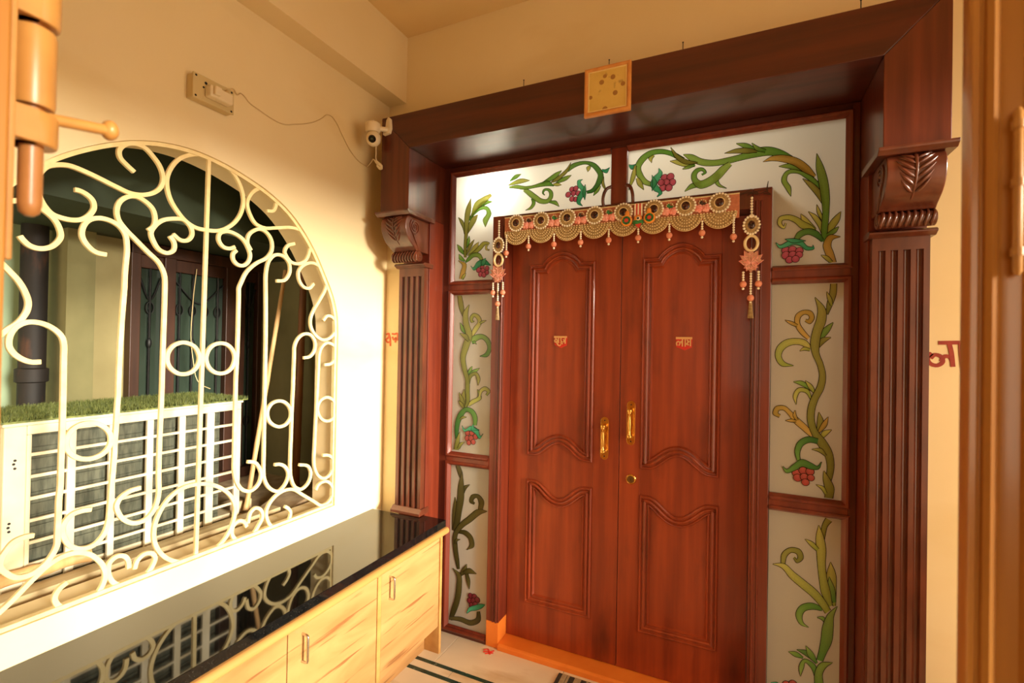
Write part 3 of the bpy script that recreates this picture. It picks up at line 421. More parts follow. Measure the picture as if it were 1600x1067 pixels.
('o',[(0.279,1.751),(0.289,1.697),(0.286,1.67),(0.272,1.616),(0.266,1.568),(0.273,1.527),(0.29,1.483),(0.297,1.442),(0.29,1.401),(0.271,1.356),(0.259,1.307),(0.26,1.257),(0.275,1.21),(0.294,1.173),(0.318,1.134),(0.326,1.096),(0.324,1.054),(0.32,1.018)],[(0.28,1.752),(0.315,1.706),(0.318,1.662),(0.302,1.607),(0.297,1.566),(0.296,1.535),(0.31,1.49),(0.319,1.443),(0.313,1.393),(0.294,1.347),(0.284,1.304),(0.284,1.264),(0.296,1.225),(0.32,1.194),(0.343,1.149),(0.35,1.1),(0.345,1.053),(0.335,1.016)]),
('d',[(0.237,1.105),(0.236,1.139),(0.246,1.164),(0.267,1.178),(0.294,1.176)],[(0.225,1.102),(0.217,1.14),(0.23,1.18),(0.263,1.202),(0.297,1.197)]),
('o',[(0.275,1.152),(0.3,1.144),(0.321,1.129)],[(0.276,1.154),(0.307,1.16),(0.325,1.135)]),
('o',[(0.315,1.073),(0.314,1.038),(0.32,1.005),(0.32,0.966)],[(0.317,1.074),(0.334,1.049),(0.35,1.014),(0.347,0.968)]),
('y',[(0.29,1.016),(0.309,1.0),(0.32,0.982)],[(0.29,1.017),(0.317,1.012),(0.328,0.989)]),
('r',[(0.224,1.053,0.0155),(0.247,1.065,0.0155),(0.27,1.065,0.015),(0.228,1.035,0.015),(0.251,1.041,0.015),(0.273,1.041,0.013),(0.255,1.021,0.014)]),
('d',[(0.175,1.073),(0.187,1.05),(0.221,1.064),(0.244,1.081),(0.271,1.074),(0.299,1.078),(0.309,1.108)],[(0.176,1.075),(0.189,1.065),(0.211,1.085),(0.242,1.11),(0.277,1.098),(0.294,1.09),(0.307,1.108)]),
],
'P4':[
('o',[(0.325,0.892),(0.314,0.865),(0.31,0.825),(0.317,0.797)],[(0.345,0.88),(0.332,0.86),(0.325,0.827),(0.321,0.798)]),
('y',[(0.342,0.724),(0.33,0.678),(0.331,0.613),(0.352,0.555)],[(0.343,0.724),(0.359,0.685),(0.362,0.624),(0.361,0.559)]),
('g',[(0.338,0.666),(0.331,0.612),(0.351,0.568)],[(0.339,0.666),(0.357,0.624),(0.362,0.574)]),
('y',[(0.301,0.859),(0.293,0.813),(0.295,0.763),(0.299,0.707),(0.305,0.649),(0.315,0.592),(0.339,0.55)],[(0.303,0.859),(0.318,0.82),(0.327,0.772),(0.326,0.714),(0.331,0.66),(0.343,0.608),(0.35,0.558)]),
('y',[(0.256,0.796),(0.273,0.775),(0.296,0.756)],[(0.257,0.797),(0.283,0.79),(0.304,0.768)]),
('o',[(0.189,0.683),(0.196,0.717),(0.211,0.734),(0.228,0.732),(0.232,0.718),(0.23,0.712),(0.222,0.72)],[(0.174,0.684),(0.178,0.726),(0.208,0.754),(0.241,0.752),(0.251,0.717),(0.228,0.697),(0.217,0.714)]),
('g',[(0.273,0.454),(0.255,0.468),(0.251,0.494),(0.26,0.514),(0.283,0.526),(0.316,0.529)],[(0.272,0.453),(0.246,0.456),(0.228,0.49),(0.246,0.535),(0.284,0.552),(0.319,0.544)]),
('g',[(0.3,0.499),(0.315,0.494),(0.326,0.482)],[(0.3,0.501),(0.321,0.508),(0.334,0.491)]),
('g',[(0.365,0.559),(0.335,0.521),(0.319,0.473),(0.313,0.415),(0.307,0.371),(0.3,0.336)],[(0.366,0.559),(0.355,0.516),(0.354,0.475),(0.349,0.416),(0.332,0.368),(0.321,0.334)]),
('y',[(0.145,0.675),(0.177,0.666),(0.205,0.634),(0.243,0.604),(0.28,0.577),(0.311,0.544),(0.327,0.521)],[(0.146,0.677),(0.186,0.686),(0.222,0.659),(0.261,0.632),(0.299,0.604),(0.33,0.566),(0.345,0.54)]),
('g',[(0.204,0.34),(0.226,0.327),(0.254,0.327)],[(0.205,0.341),(0.233,0.347),(0.256,0.333)]),
('d',[(0.233,0.355),(0.263,0.341),(0.29,0.327)],[(0.233,0.357),(0.272,0.361),(0.294,0.333)]),
('g',[(0.263,0.379),(0.271,0.343),(0.299,0.319)],[(0.264,0.38),(0.288,0.36),(0.304,0.325)]),
('g',[(0.247,0.255),(0.258,0.292),(0.263,0.314),(0.279,0.302),(0.296,0.261)],[(0.246,0.255),(0.241,0.292),(0.26,0.328),(0.293,0.318),(0.308,0.269)]),
('g',[(0.353,0.341),(0.316,0.33),(0.295,0.288),(0.294,0.242),(0.298,0.182),(0.311,0.114),(0.329,0.065)],[(0.353,0.34),(0.33,0.312),(0.321,0.288),(0.323,0.253),(0.326,0.196),(0.339,0.131),(0.346,0.076)]),
('r',[(0.2,0.208,0.015),(0.222,0.218,0.015),(0.212,0.194,0.015),(0.235,0.204,0.0145),(0.2,0.179,0.015),(0.222,0.178,0.015)]),
('t',[(0.144,0.199),(0.154,0.19),(0.165,0.163),(0.195,0.137),(0.235,0.152),(0.251,0.183)],[(0.145,0.201),(0.167,0.208),(0.183,0.185),(0.206,0.17),(0.229,0.175),(0.25,0.185)]),
('o',[(0.199,0.152),(0.202,0.089),(0.251,0.048),(0.3,0.05),(0.338,0.072)],[(0.214,0.159),(0.225,0.11),(0.265,0.08),(0.303,0.079),(0.337,0.083)]),
],
'P5':[
('o',[(-1.366,1.806),(-1.352,1.732),(-1.331,1.689)],[(-1.34,1.809),(-1.323,1.737),(-1.32,1.691)]),
('y',[(-1.266,1.582),(-1.235,1.62),(-1.213,1.66),(-1.231,1.697),(-1.266,1.707),(-1.287,1.684),(-1.276,1.657),(-1.257,1.663)],[(-1.282,1.59),(-1.261,1.632),(-1.239,1.663),(-1.249,1.682),(-1.26,1.688),(-1.266,1.679),(-1.266,1.666),(-1.259,1.669)]),
('y',[(-1.186,1.67),(-1.211,1.667),(-1.228,1.658)],[(-1.186,1.668),(-1.205,1.656),(-1.223,1.649)]),
('g',[(-1.262,1.544),(-1.235,1.564),(-1.211,1.571),(-1.187,1.553),(-1.177,1.521),(-1.19,1.497),(-1.222,1.481)],[(-1.286,1.572),(-1.249,1.593),(-1.202,1.595),(-1.163,1.566),(-1.153,1.519),(-1.174,1.48),(-1.222,1.479)]),
('g',[(-1.241,1.543),(-1.253,1.56),(-1.271,1.556)],[(-1.242,1.542),(-1.258,1.548),(-1.267,1.544)]),
('g',[(-1.346,1.658),(-1.337,1.616),(-1.302,1.591)],[(-1.344,1.658),(-1.315,1.628),(-1.293,1.597)]),
('g',[(-1.267,1.427),(-1.29,1.401),(-1.292,1.367)],[(-1.265,1.427),(-1.269,1.396),(-1.283,1.366)]),
('g',[(-1.221,1.419),(-1.264,1.404),(-1.291,1.378)],[(-1.22,1.418),(-1.249,1.387),(-1.285,1.371)]),
('o',[(-1.227,1.326),(-1.216,1.363),(-1.239,1.397),(-1.284,1.38),(-1.294,1.328)],[(-1.229,1.326),(-1.237,1.359),(-1.246,1.379),(-1.265,1.37),(-1.28,1.325)]),
('y',[(-1.279,1.213),(-1.246,1.232),(-1.206,1.26),(-1.228,1.306)],[(-1.29,1.225),(-1.261,1.25),(-1.23,1.266),(-1.231,1.305)]),
('y',[(-1.211,1.266),(-1.201,1.294),(-1.184,1.301),(-1.175,1.296),(-1.182,1.28)],[(-1.225,1.268),(-1.218,1.304),(-1.182,1.323),(-1.154,1.299),(-1.173,1.275)]),
('o',[(-1.311,1.302),(-1.329,1.26),(-1.313,1.213)],[(-1.309,1.301),(-1.303,1.262),(-1.302,1.215)]),
('o',[(-1.343,1.283),(-1.337,1.24),(-1.313,1.204)],[(-1.341,1.284),(-1.313,1.249),(-1.302,1.208)]),
('o',[(-1.346,1.239),(-1.335,1.214),(-1.311,1.195)],[(-1.345,1.24),(-1.318,1.227),(-1.304,1.2)]),
('o',[(-1.291,1.754),(-1.326,1.712),(-1.326,1.652),(-1.308,1.59),(-1.325,1.538),(-1.339,1.47),(-1.327,1.41),(-1.307,1.356),(-1.304,1.294),(-1.301,1.231),(-1.31,1.204)],[(-1.289,1.753),(-1.296,1.708),(-1.29,1.656),(-1.268,1.59),(-1.286,1.529),(-1.306,1.469),(-1.298,1.416),(-1.281,1.36),(-1.278,1.295),(-1.279,1.23),(-1.296,1.2)]),
('o',[(-1.346,1.601),(-1.316,1.572),(-1.292,1.555)],[(-1.345,1.602),(-1.297,1.591),(-1.283,1.561)]),
('d',[(-1.231,1.116),(-1.228,1.159),(-1.256,1.199),(-1.303,1.206),(-1.344,1.171),(-1.362,1.125),(-1.366,1.081),(-1.36,1.033)],[(-1.252,1.115),(-1.256,1.151),(-1.275,1.179),(-1.293,1.183),(-1.316,1.157),(-1.333,1.12),(-1.34,1.082),(-1.341,1.035)]),
('o',[(-1.293,1.156),(-1.318,1.159),(-1.337,1.143)],[(-1.293,1.154),(-1.313,1.147),(-1.331,1.136)]),
('o',[(-1.333,1.076),(-1.358,1.027),(-1.369,0.976)],[(-1.332,1.075),(-1.333,1.025),(-1.339,0.975)]),
('o',[(-1.304,1.023),(-1.334,1.013),(-1.347,0.985)],[(-1.303,1.022),(-1.319,1.003),(-1.333,0.98)]),
('r',[(-1.286,1.072,0.015),(-1.259,1.074,0.015),(-1.236,1.057,0.015),(-1.286,1.044,0.0155),(-1.263,1.046,0.0155),(-1.276,1.021,0.0135),(-1.249,1.028,0.014)]),
('t',[(-1.32,1.108),(-1.307,1.078),(-1.27,1.085),(-1.241,1.075),(-1.211,1.048),(-1.191,1.076)],[(-1.319,1.109),(-1.303,1.091),(-1.267,1.11),(-1.222,1.095),(-1.206,1.063),(-1.192,1.077)]),
('t',[(-1.252,1.123),(-1.264,1.09),(-1.214,1.093)],[(-1.25,1.123),(-1.246,1.107),(-1.214,1.095)]),
],
'P6':[
('k',[(-1.357,0.89),(-1.341,0.848),(-1.321,0.812)],[(-1.335,0.899),(-1.314,0.859),(-1.308,0.817)]),
('k',[(-1.268,0.801),(-1.305,0.786),(-1.322,0.745)],[(-1.267,0.8),(-1.287,0.776),(-1.304,0.741)]),
('k',[(-1.358,0.721),(-1.37,0.653),(-1.372,0.582),(-1.371,0.545)],[(-1.356,0.722),(-1.336,0.658),(-1.343,0.583),(-1.361,0.545)]),
('k',[(-1.317,0.86),(-1.337,0.792),(-1.343,0.72),(-1.351,0.648),(-1.359,0.586),(-1.371,0.542)],[(-1.314,0.86),(-1.304,0.795),(-1.301,0.723),(-1.314,0.649),(-1.327,0.584),(-1.354,0.539)]),
('k',[(-1.187,0.68),(-1.181,0.726),(-1.214,0.756),(-1.258,0.745),(-1.265,0.707),(-1.239,0.699)],[(-1.215,0.679),(-1.212,0.715),(-1.225,0.737),(-1.238,0.73),(-1.243,0.716),(-1.233,0.709)]),
('k',[(-1.277,0.454),(-1.235,0.479),(-1.243,0.527),(-1.285,0.555),(-1.331,0.549)],[(-1.278,0.455),(-1.262,0.481),(-1.268,0.512),(-1.297,0.531),(-1.334,0.532)]),
('k',[(-1.161,0.677),(-1.208,0.681),(-1.275,0.63),(-1.333,0.576),(-1.364,0.522),(-1.363,0.447),(-1.347,0.378),(-1.333,0.34)],[(-1.161,0.675),(-1.194,0.658),(-1.252,0.608),(-1.309,0.561),(-1.336,0.522),(-1.334,0.454),(-1.323,0.386),(-1.319,0.345)]),
('k',[(-1.32,0.503),(-1.35,0.497),(-1.356,0.471)],[(-1.319,0.501),(-1.337,0.488),(-1.342,0.471)]),
('k',[(-1.277,0.379),(-1.307,0.344),(-1.32,0.312)],[(-1.275,0.379),(-1.278,0.336),(-1.311,0.307)]),
('k',[(-1.216,0.342),(-1.257,0.362),(-1.301,0.336)],[(-1.217,0.34),(-1.258,0.333),(-1.295,0.321)]),
('k',[(-1.257,0.252),(-1.254,0.299),(-1.266,0.332)],[(-1.259,0.251),(-1.277,0.291),(-1.284,0.325)]),
('k',[(-1.363,0.34),(-1.338,0.306),(-1.337,0.249),(-1.347,0.178),(-1.369,0.112),(-1.379,0.062)],[(-1.361,0.341),(-1.312,0.319),(-1.304,0.255),(-1.314,0.179),(-1.337,0.111),(-1.361,0.061)]),
('k',[(-1.377,0.062),(-1.313,0.069),(-1.24,0.066),(-1.187,0.106),(-1.192,0.152)],[(-1.376,0.078),(-1.308,0.094),(-1.24,0.094),(-1.214,0.113),(-1.21,0.147)]),
('p',[(-1.249,0.218,0.016),(-1.226,0.219,0.016),(-1.254,0.192,0.016),(-1.231,0.197,0.016),(-1.208,0.208,0.016),(-1.242,0.17,0.016),(-1.219,0.18,0.016)]),
('t',[(-1.269,0.122),(-1.247,0.14),(-1.208,0.155),(-1.176,0.176),(-1.162,0.193)],[(-1.271,0.123),(-1.259,0.154),(-1.218,0.179),(-1.183,0.193),(-1.163,0.195)]),
],
}
# ------------------------------------------------------------------ the room shell
XL, YB = -1.741, 2.09          # left wall face, door wall face
XR, ZC = 1.15, 3.19
ARCH = [(1.747,0.755),(1.747,1.586),(1.742,1.66),(1.715,1.753),(1.67,1.838),(1.566,1.995),(1.457,2.098),(1.364,2.148),(1.259,2.182),(1.17,2.202),(1.082,2.211),
        (1.012,2.208),(0.947,2.197),(0.869,2.172),(0.797,2.136),(0.731,2.094),(0.67,2.046),(0.633,2.009),(0.58,1.945),(0.51,1.850),(0.44,1.73),(0.40,1.60),(0.40,0.755)]
arch_top = smooth_path(ARCH[1:-1], n=4)
TW = 0.148
mb = MB()
for x, fl in ((XL, False), (XL-TW, True)):
    mb.add([(x,-0.6,0),(x,2.2,0),(x,2.2,0.755),(x,-0.6,0.755)], [(0,3,2,1) if not fl else (0,1,2,3)])
    mb.add([(x,-0.6,0.755),(x,0.40,0.755),(x,0.40,ZC),(x,-0.6,ZC)], [(0,3,2,1) if not fl else (0,1,2,3)])
    mb.add([(x,1.747,0.755),(x,2.2,0.755),(x,2.2,ZC),(x,1.747,ZC)], [(0,3,2,1) if not fl else (0,1,2,3)])
    for a, b in zip(arch_top, arch_top[1:]):
        mb.add([(x,b[0],b[1]),(x,a[0],a[1]),(x,a[0],ZC),(x,b[0],ZC)], [(0,3,2,1) if not fl else (0,1,2,3)])
ring = [ARCH[0]] + arch_top + [ARCH[-1]]
for a, b in zip(ring, ring[1:] + ring[:1]):
    mb.add([(XL,a[0],a[1]),(XL,b[0],b[1]),(XL-TW,b[0],b[1]),(XL-TW,a[0],a[1])], [(0,1,2,3)])
mb.add([(XL,-0.6,0),(XL,-0.6,ZC),(XL-TW,-0.6,ZC),(XL-TW,-0.6,0)], [(0,1,2,3)])
struct(mb.build('wall_left', 'plaster'))
mb = MB().box(XL, -1.52, YB, 2.24, 0, ZC).box(-1.52, 0.49, YB, 2.24, 2.55, ZC).box(0.49, XR+0.15, YB, 2.24, 0, ZC)
struct(mb.build('wall_back', 'plaster'))
struct(MB().box(XL-TW, XR+0.15, -1.45, 2.24, ZC, ZC+0.15).build('ceiling', 'ceiling_paint'))
struct(box('trim_1', 'plaster', None, XL, -1.629, -0.1, YB, 2.835, ZC))          # ceiling beam over the window
mb = MB().box(XR, XR+0.15, -1.3, -0.14, 0, ZC).box(XR, XR+0.15, 1.80, YB, 0, ZC).box(XR, XR+0.15, -0.14, 1.80, 2.46, ZC).box(XR, XR+0.15, -0.14, 1.80, 0, 0.50)
struct(mb.build('wall_right', 'plaster'))
mb = MB().box(XL, -0.56, -0.2, -0.05, 0, ZC).box(0.64, 0.80, -0.2, -0.05, 0, ZC).box(-0.56, 0.80, -0.2, -0.05, 2.4, ZC)
struct(mb.build('wall_front', 'plaster'))
mb = MB().box(XL-TW, -0.1, -1.45, -1.3, 0, ZC).box(0.6, XR+0.15, -1.45, -1.3, 0, ZC).box(-0.1, 0.6, -1.45, -1.3, 0, 1.1).box(-0.1, 0.6, -1.45, -1.3, 2.1, ZC).box(XL-TW, XL, -1.3, -0.6, 0, ZC)  # unseen wall added to cut frontal light, with a gap for fill
struct(mb.build('wall_light_block', 'plaster'))
# floor: bedding slab + marble slabs and inlaid strips laid as pieces
fl = struct(box('floor', 'mortar_stone', None, XL-TW, 3.5, -1.45, 2.24, -0.12, -0.012))
def slab(x0, x1, y0, y1, m='marble', n='marble_slab', z=0.0): box(n, m, fl, x0, x1, y0, y1, -0.014, z, bevel=0.0008, seg=1)
g = 0.0012
for x0, x1 in ((-1.735,-1.305),(-1.305,-0.72),(-0.72,-0.1),(-0.1,0.52),(0.52,1.3)): slab(x0+g, x1-g, 1.978, 2.235)
for k in range(5): slab(-1.735+k*0.607+g, -1.735+(k+1)*0.607-g, 1.956, 1.976, 'green_marble', 'inlay_strip')
for k, (x0, x1) in enumerate(((-1.735,-1.19),(-1.19,-0.62),(-0.62,-0.02),(-0.02,0.6),(0.6,1.3))): slab(x0+g, x1-g, 1.912, 1.954)
for k in range(5): slab(-1.735+k*0.607+g, -1.735+(k+1)*0.607-g, 1.890, 1.910, 'green_marble', 'inlay_strip')
for j in range(5):
    for k in range(5): slab(-1.735+k*0.607+g, -1.735+(k+1)*0.607-g, 1.888-(j+1)*0.607+g, 1.888-j*0.607-g)
# outside ground the light comes over, and the room behind the glass
struct(box('floor_outside', 'marble', None, 1.3, 3.5, -0.6, 2.24, -0.14, -0.02))
mb = MB().box(-2.3, 1.3, 3.6, 3.7, -0.02, 3.0).box(-2.4, -2.3, 2.26, 3.7, -0.02, 3.0).box(1.3, 1.4, 2.26, 3.7, -0.02, 3.0).box(-2.4, 1.4, 2.26, 3.7, 3.0, 3.1).box(-2.4, 1.4, 2.24, 3.7, -0.1, -0.02)
mb.box(-2.3, -1.6, 2.24, 2.3, -0.02, 3.0).box(0.6, 1.3, 2.24, 2.3, -0.02, 3.0).box(-1.6, 0.6, 2.24, 2.3, 2.6, 3.0)
struct(mb.build('wall_inner_room', 'interior'))

# ------------------------------------------------------------------ carved door surround
S = thing('door_surround', (-0.515, 2.09, 0), 'carved dark red wooden surround with pilasters and vine-painted glass around the double door', 'door frame')
YF, YD = 1.888, 2.20
JL, JR = -1.449, 0.419; OL, OR = -1.62, 0.59
ZS, ZT = 2.4925, 2.664
MB().prism([(OL,ZT),(OR,ZT),(JR,ZS),(JL,ZS)], YF, 2.26, 'y').build('header', 'wood_h', S, bevel=0.0025)
for xo, xi in ((OL, JL), (OR, JR)):
    MB().prism([(xo,ZT-0.0005),(xi,ZS-0.0005),(xi,2.19),(xo,2.19)], YF, 2.26, 'y').build('jamb_block', 'wood_dark', S, bevel=0.0025)
    a, b = min(xo, xi), max(xo, xi)
    box('jamb_board', 'wood_frame', S, a+0.005 if xo < xi else a, b if xo < xi else b-0.005, 2.075, 2.26, 0, 2.19, bevel=0.002)
    # ledge under the block: three stepped layers
    e = 0.018
    m2 = MB().prism([(2.10,2.168),(YF-0.004,2.168),(YF-0.012,2.174),(YF-0.020,2.179),(YF-0.022,2.184),(YF-0.022,2.19),(2.10,2.19)], a-0.016, b+0.014, 'x')
    m2.build('ledge', 'wood_carved', S, bevel=0.002)
    # fluted pilaster shaft
    p0, p1 = a+0.006, b-0.006; w = p1-p0; nf = 4; z0 = 0.69 if xo < xi else 0.0; zt = 1.935
    prof = [(p0, 2.10), (p0, 2.04)]
    pitch = (w-0.02)/nf
    for k in range(nf):
        c = p0+0.010+pitch*(k+0.5); r = pitch*0.30
        prof += [(c-r-0.003, 2.04)] + [(c-r*math.cos(PI*t/6), 2.04+0.013*math.sin(PI*t/6)) for t in range(7)] + [(c+r+0.003, 2.04)]
    prof += [(p1, 2.04), (p1, 2.10)]
    sh = MB().prism(prof, z0, zt-0.045, 'z').box(p0, p1, 2.04, 2.10, zt-0.0452, zt)
    sh = sh.build('pilaster_shaft', 'wood_carved', S, smooth=50)
    if xo < xi:
        MB().prism([(2.10,0.662),(2.018,0.662),(2.018,0.676),(2.028,0.684),(2.038,0.694),(2.10,0.694)], p0-0.012, p1+0.012, 'x').build('plinth', 'wood_carved', S, bevel=0.0015)
    # lower ledge
    MB().prism([(2.10,1.933),(2.034,1.933),(2.022,1.940),(2.014,1.944),(2.014,1.950),(2.024,1.956),(2.10,1.956)], a-0.008, b+0.008, 'x').build('ledge', 'wood_carved', S, bevel=0.0015)
    # corbel: S-shaped scroll with a small roll under it
    q0, q1 = a+0.010, b-0.010
    cp = smooth_path([(1.903,2.168),(1.889,2.150),(1.884,2.118),(1.893,2.082),(1.918,2.048),(1.948,2.028),(1.968,2.016),(1.977,2.008)], n=4)
    cb = MB().prism([(2.09,2.168)] + cp + [(2.09,2.006)], q0, q1, 'x').build('corbel', 'wood_carved', S, smooth=30, bevel=0.003)
    rl = [(1.996+0.028*math.cos(t), 1.982+0.026*math.sin(t)) for t in [PI*k/8 for k in range(17)]]
    MB().prism(rl[:-1], q0-0.003, q1+0.003, 'x').build('roll', 'wood_carved', cb, smooth=40, bevel=0.002)
    for k in range(9):      # gadroons wrapped round the roll
        xc = q0+0.008+(q1-q0-0.016)*k/8
        MB().tube([(xc+0.004*math.sin(t*2), 1.996-0.0295*math.cos(t), 1.982+0.0275*math.sin(t)) for t in [-1.3+2.6*j/8 for j in range(9)]], [0.002]+[0.0046]*7+[0.002], 6).build('gadroon', 'wood_carved', cb, smooth=60)
    for xs, sg in ((q0, -1), (q1, 1)):   # volutes on the two cheeks
        for (cy, cz, r0, tn) in ((1.957, 2.122, 0.040, 2.4), (1.997, 1.982, 0.019, 1.6)):
            pts = []
            for j in range(34):
                u = j/33; r = r0*(1-0.86*u); an = PI*0.75+u*tn*2*PI
                pts.append((xs+sg*0.001, cy+r*math.cos(an), cz+r*math.sin(an)))
            MB().tube(pts, [0.0042*(1-0.4*j/33) for j in range(34)], 6).ball((xs+sg*0.001, cy, cz), 0.007, 8, 6).build('volute', 'wood_carved', cb, smooth=60)
        MB().tube([(xs+sg*0.001, y_, z_) for y_, z_ in smooth_path([(1.935,2.10),(1.96,2.06),(1.985,2.03),(2.0,2.012)], n=3)], 0.004, 6).build('volute', 'wood_carved', cb, smooth=60)
    # acanthus leaf on the front of the corbel
    xm = (q0+q1)/2
    def on_corbel(t):
        k = t*(len(cp)-1); i = min(int(k), len(cp)-2); f_ = k-i
        return cp[i][0]*(1-f_)+cp[i+1][0]*f_, cp[i][1]*(1-f_)+cp[i+1][1]*f_
    MB().tube([(xm, on_corbel(t)[0]-0.001, on_corbel(t)[1]) for t in [0.05+0.62*j/9 for j in range(10)]], [0.006-0.0004*j for j in range(10)], 6).build('acanthus_rib', 'wood_carved', cb, smooth=60)
    for sg in (-1, 1):
        for j in range(6):
            t0 = 0.56-0.085*j; ln = 0.050-abs(j-3)*0.005
            pts = []
            for u in range(6):
                uu = u/5; y_, z_ = on_corbel(max(0.02, t0-0.10*uu-0.05*uu*uu))
                pts.append((xm+sg*(0.004+ln*uu*0.95), y_-0.0005, z_))
            MB().tube(pts, [0.003, 0.006, 0.0065, 0.006, 0.004, 0.001], 6).build('acanthus_lobe', 'wood_carved', cb, smooth=60)
# frame work between the jambs (stiles, rails, mullion) and the door lining
GL0, GL1, GR0, GR1 = -1.385, -1.150, 0.130, 0.376
DT = 2.203
def frame_bar(n, x0, x1, z0, z1, m='wood_frame', y0=YD, y1=2.26): return box(n, m, S, x0, x1, y0, y1, z0, z1, bevel=0.003)
frame_bar('frame_stile', JL, GL0-0.022, 0, ZS, 'wood_dark'); frame_bar('frame_stile', GR1+0.018, JR, 0, ZS, 'wood_dark')
frame_bar('frame_rail', GL0-0.022, GR1+0.018, 2.46, ZS, 'wood_h')
frame_bar('frame_mullion', -0.535, -0.463, DT, 2.46)
for (x0, x1) in ((GL0-0.022, -1.146), (0.126, GR1+0.018)):
    frame_bar('frame_rail', x0, x1, 1.812, 1.876); frame_bar('frame_rail', x0, x1, 0.900, 0.960); frame_bar('frame_rail', x0, x1, 0.0, 0.036, 'wood_h')
def bead(path):     # ovolo glazing bead along the frame sides of a pane
    MB().moulding(path, [(-0.022,-0.002),(-0.022,0.006),(-0.016,0.010),(-0.009,0.007),(-0.004,-0.004),(0.0,-0.008),(0.002,-0.018),(-0.006,-0.03)], YD, False).build('glazing_bead', 'wood_frame', S, smooth=40)
PANES = {
 'UL': [(GL0,1.880),(GL1,1.880),(GL1,DT),(-0.537,DT),(-0.537,2.444),(GL0,2.444)],
 'UR': [(GR0,1.880),(GR1,1.880),(GR1,2.444),(-0.461,2.444),(-0.461,DT),(GR0,DT)],
 'ML': [(GL0,0.964),(GL1,0.964),(GL1,1.808),(GL0,1.808)],
 'MR': [(GR0,0.964),(GR1,0.964),(GR1,1.808),(GR0,1.808)],
 'LL': [(GL0,0.040),(GL1,0.040),(GL1,0.896),(GL0,0.896)],
 'LR': [(GR0,0.040),(GR1,0.040),(GR1,0.896),(GR0,0.896)]}
bead([(-0.537,2.444),(GL0,2.444),(GL0,1.880),(GL1,1.880)]); bead([(GR0,1.880),(GR1,1.880),(GR1,2.444),(-0.461,2.444)])
for z0, z1 in ((0.964,1.808),(0.040,0.896)):
    bead([(GL1,z1),(GL0,z1),(GL0,z0),(GL1,z0)]); bead([(GR0,z0),(GR1,z0),(GR1,z1),(GR0,z1)])
PCOL = {'g': ((104,176,70),(176,212,110)), 'd': ((64,140,70),(132,184,92)), 'y': ((176,198,86),(232,230,136)), 'o': ((146,154,70),(190,190,104)),
        'a': ((196,170,78),(236,204,116)), 't': ((40,170,124),(112,224,178)), 'k': ((84,80,40),(126,118,64)), 'b': ((200,80,116),(228,124,148)), 'r': ((204,84,80),(224,120,110)), 'p': ((130,40,56),(160,66,76))}
def paint_mesh(name, strips, parent, y):
    """strips: list of (left pts, right pts, colour a, colour b, outline?)"""
    vs, fs, cs = [], [], []
    for i, (L, R, ca, cb_, dy) in enumerate(strips):
        b = len(vs); n = len(L)
        for j in range(n):
            t = j/max(1, n-1); c = tuple(ca[k]*(1-t)+cb_[k]*t for k in range(3)) + (1,)
            m_ = ((L[j][0]+R[j][0])/2, (L[j][1]+R[j][1])/2)
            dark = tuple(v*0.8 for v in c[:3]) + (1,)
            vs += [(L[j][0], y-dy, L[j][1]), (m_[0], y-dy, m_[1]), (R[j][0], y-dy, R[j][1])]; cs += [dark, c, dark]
        for j in range(n-1):
            q = b+3*j; fs += [(q, q+3, q+4, q+1), (q+1, q+4, q+5, q+2)]
    o0 = ORIG[parent.name]
    me = bpy.data.meshes.new(name); me.from_pydata([(v[0]-o0.x, v[1]-o0.y, v[2]-o0.z) for v in vs], [], fs)
    at = me.color_attributes.new('paint', 'FLOAT_COLOR', 'POINT'); at.data.foreach_set('color', [x for c in cs for x in c])
    me.materials.append(MATS['glass_paint']); o = bpy.data.objects.new(name, me); COL.objects.link(o); o.parent = parent; ORIG[o.name] = o0
    return o
INK = lin(22, 22, 14)
def clip_strip(L, R, x0, x1):
    f = lambda p: (min(max(p[0], x0), x1), p[1])
    return [f(p) for p in L], [f(p) for p in R]
PANE_OF = {'P1': 'UR', 'Q1': 'UL', 'Q2': 'UL', 'P3': 'MR', 'P4': 'LR', 'P5': 'ML', 'P6': 'LL'}
pane_obj = {}
for k, poly in PANES.items():
    ex = []
    xs = [p[0] for p in poly]; zs = [p[1] for p in poly]
    pane_obj[k] = MB().prism(poly, 2.2215, 2.2265, 'y').build('glass_pane', 'frosted_glass', S)
    pane_obj[k].data.materials.append(MATS['clear_glass'])
    for pl in pane_obj[k].data.polygons: pl.material_index = 0 if pl.center.y < 2.2216-2.09 and abs(pl.normal.y) > 0.9 else 1
    pane_obj[k]['label'] = 'frosted white glass pane'
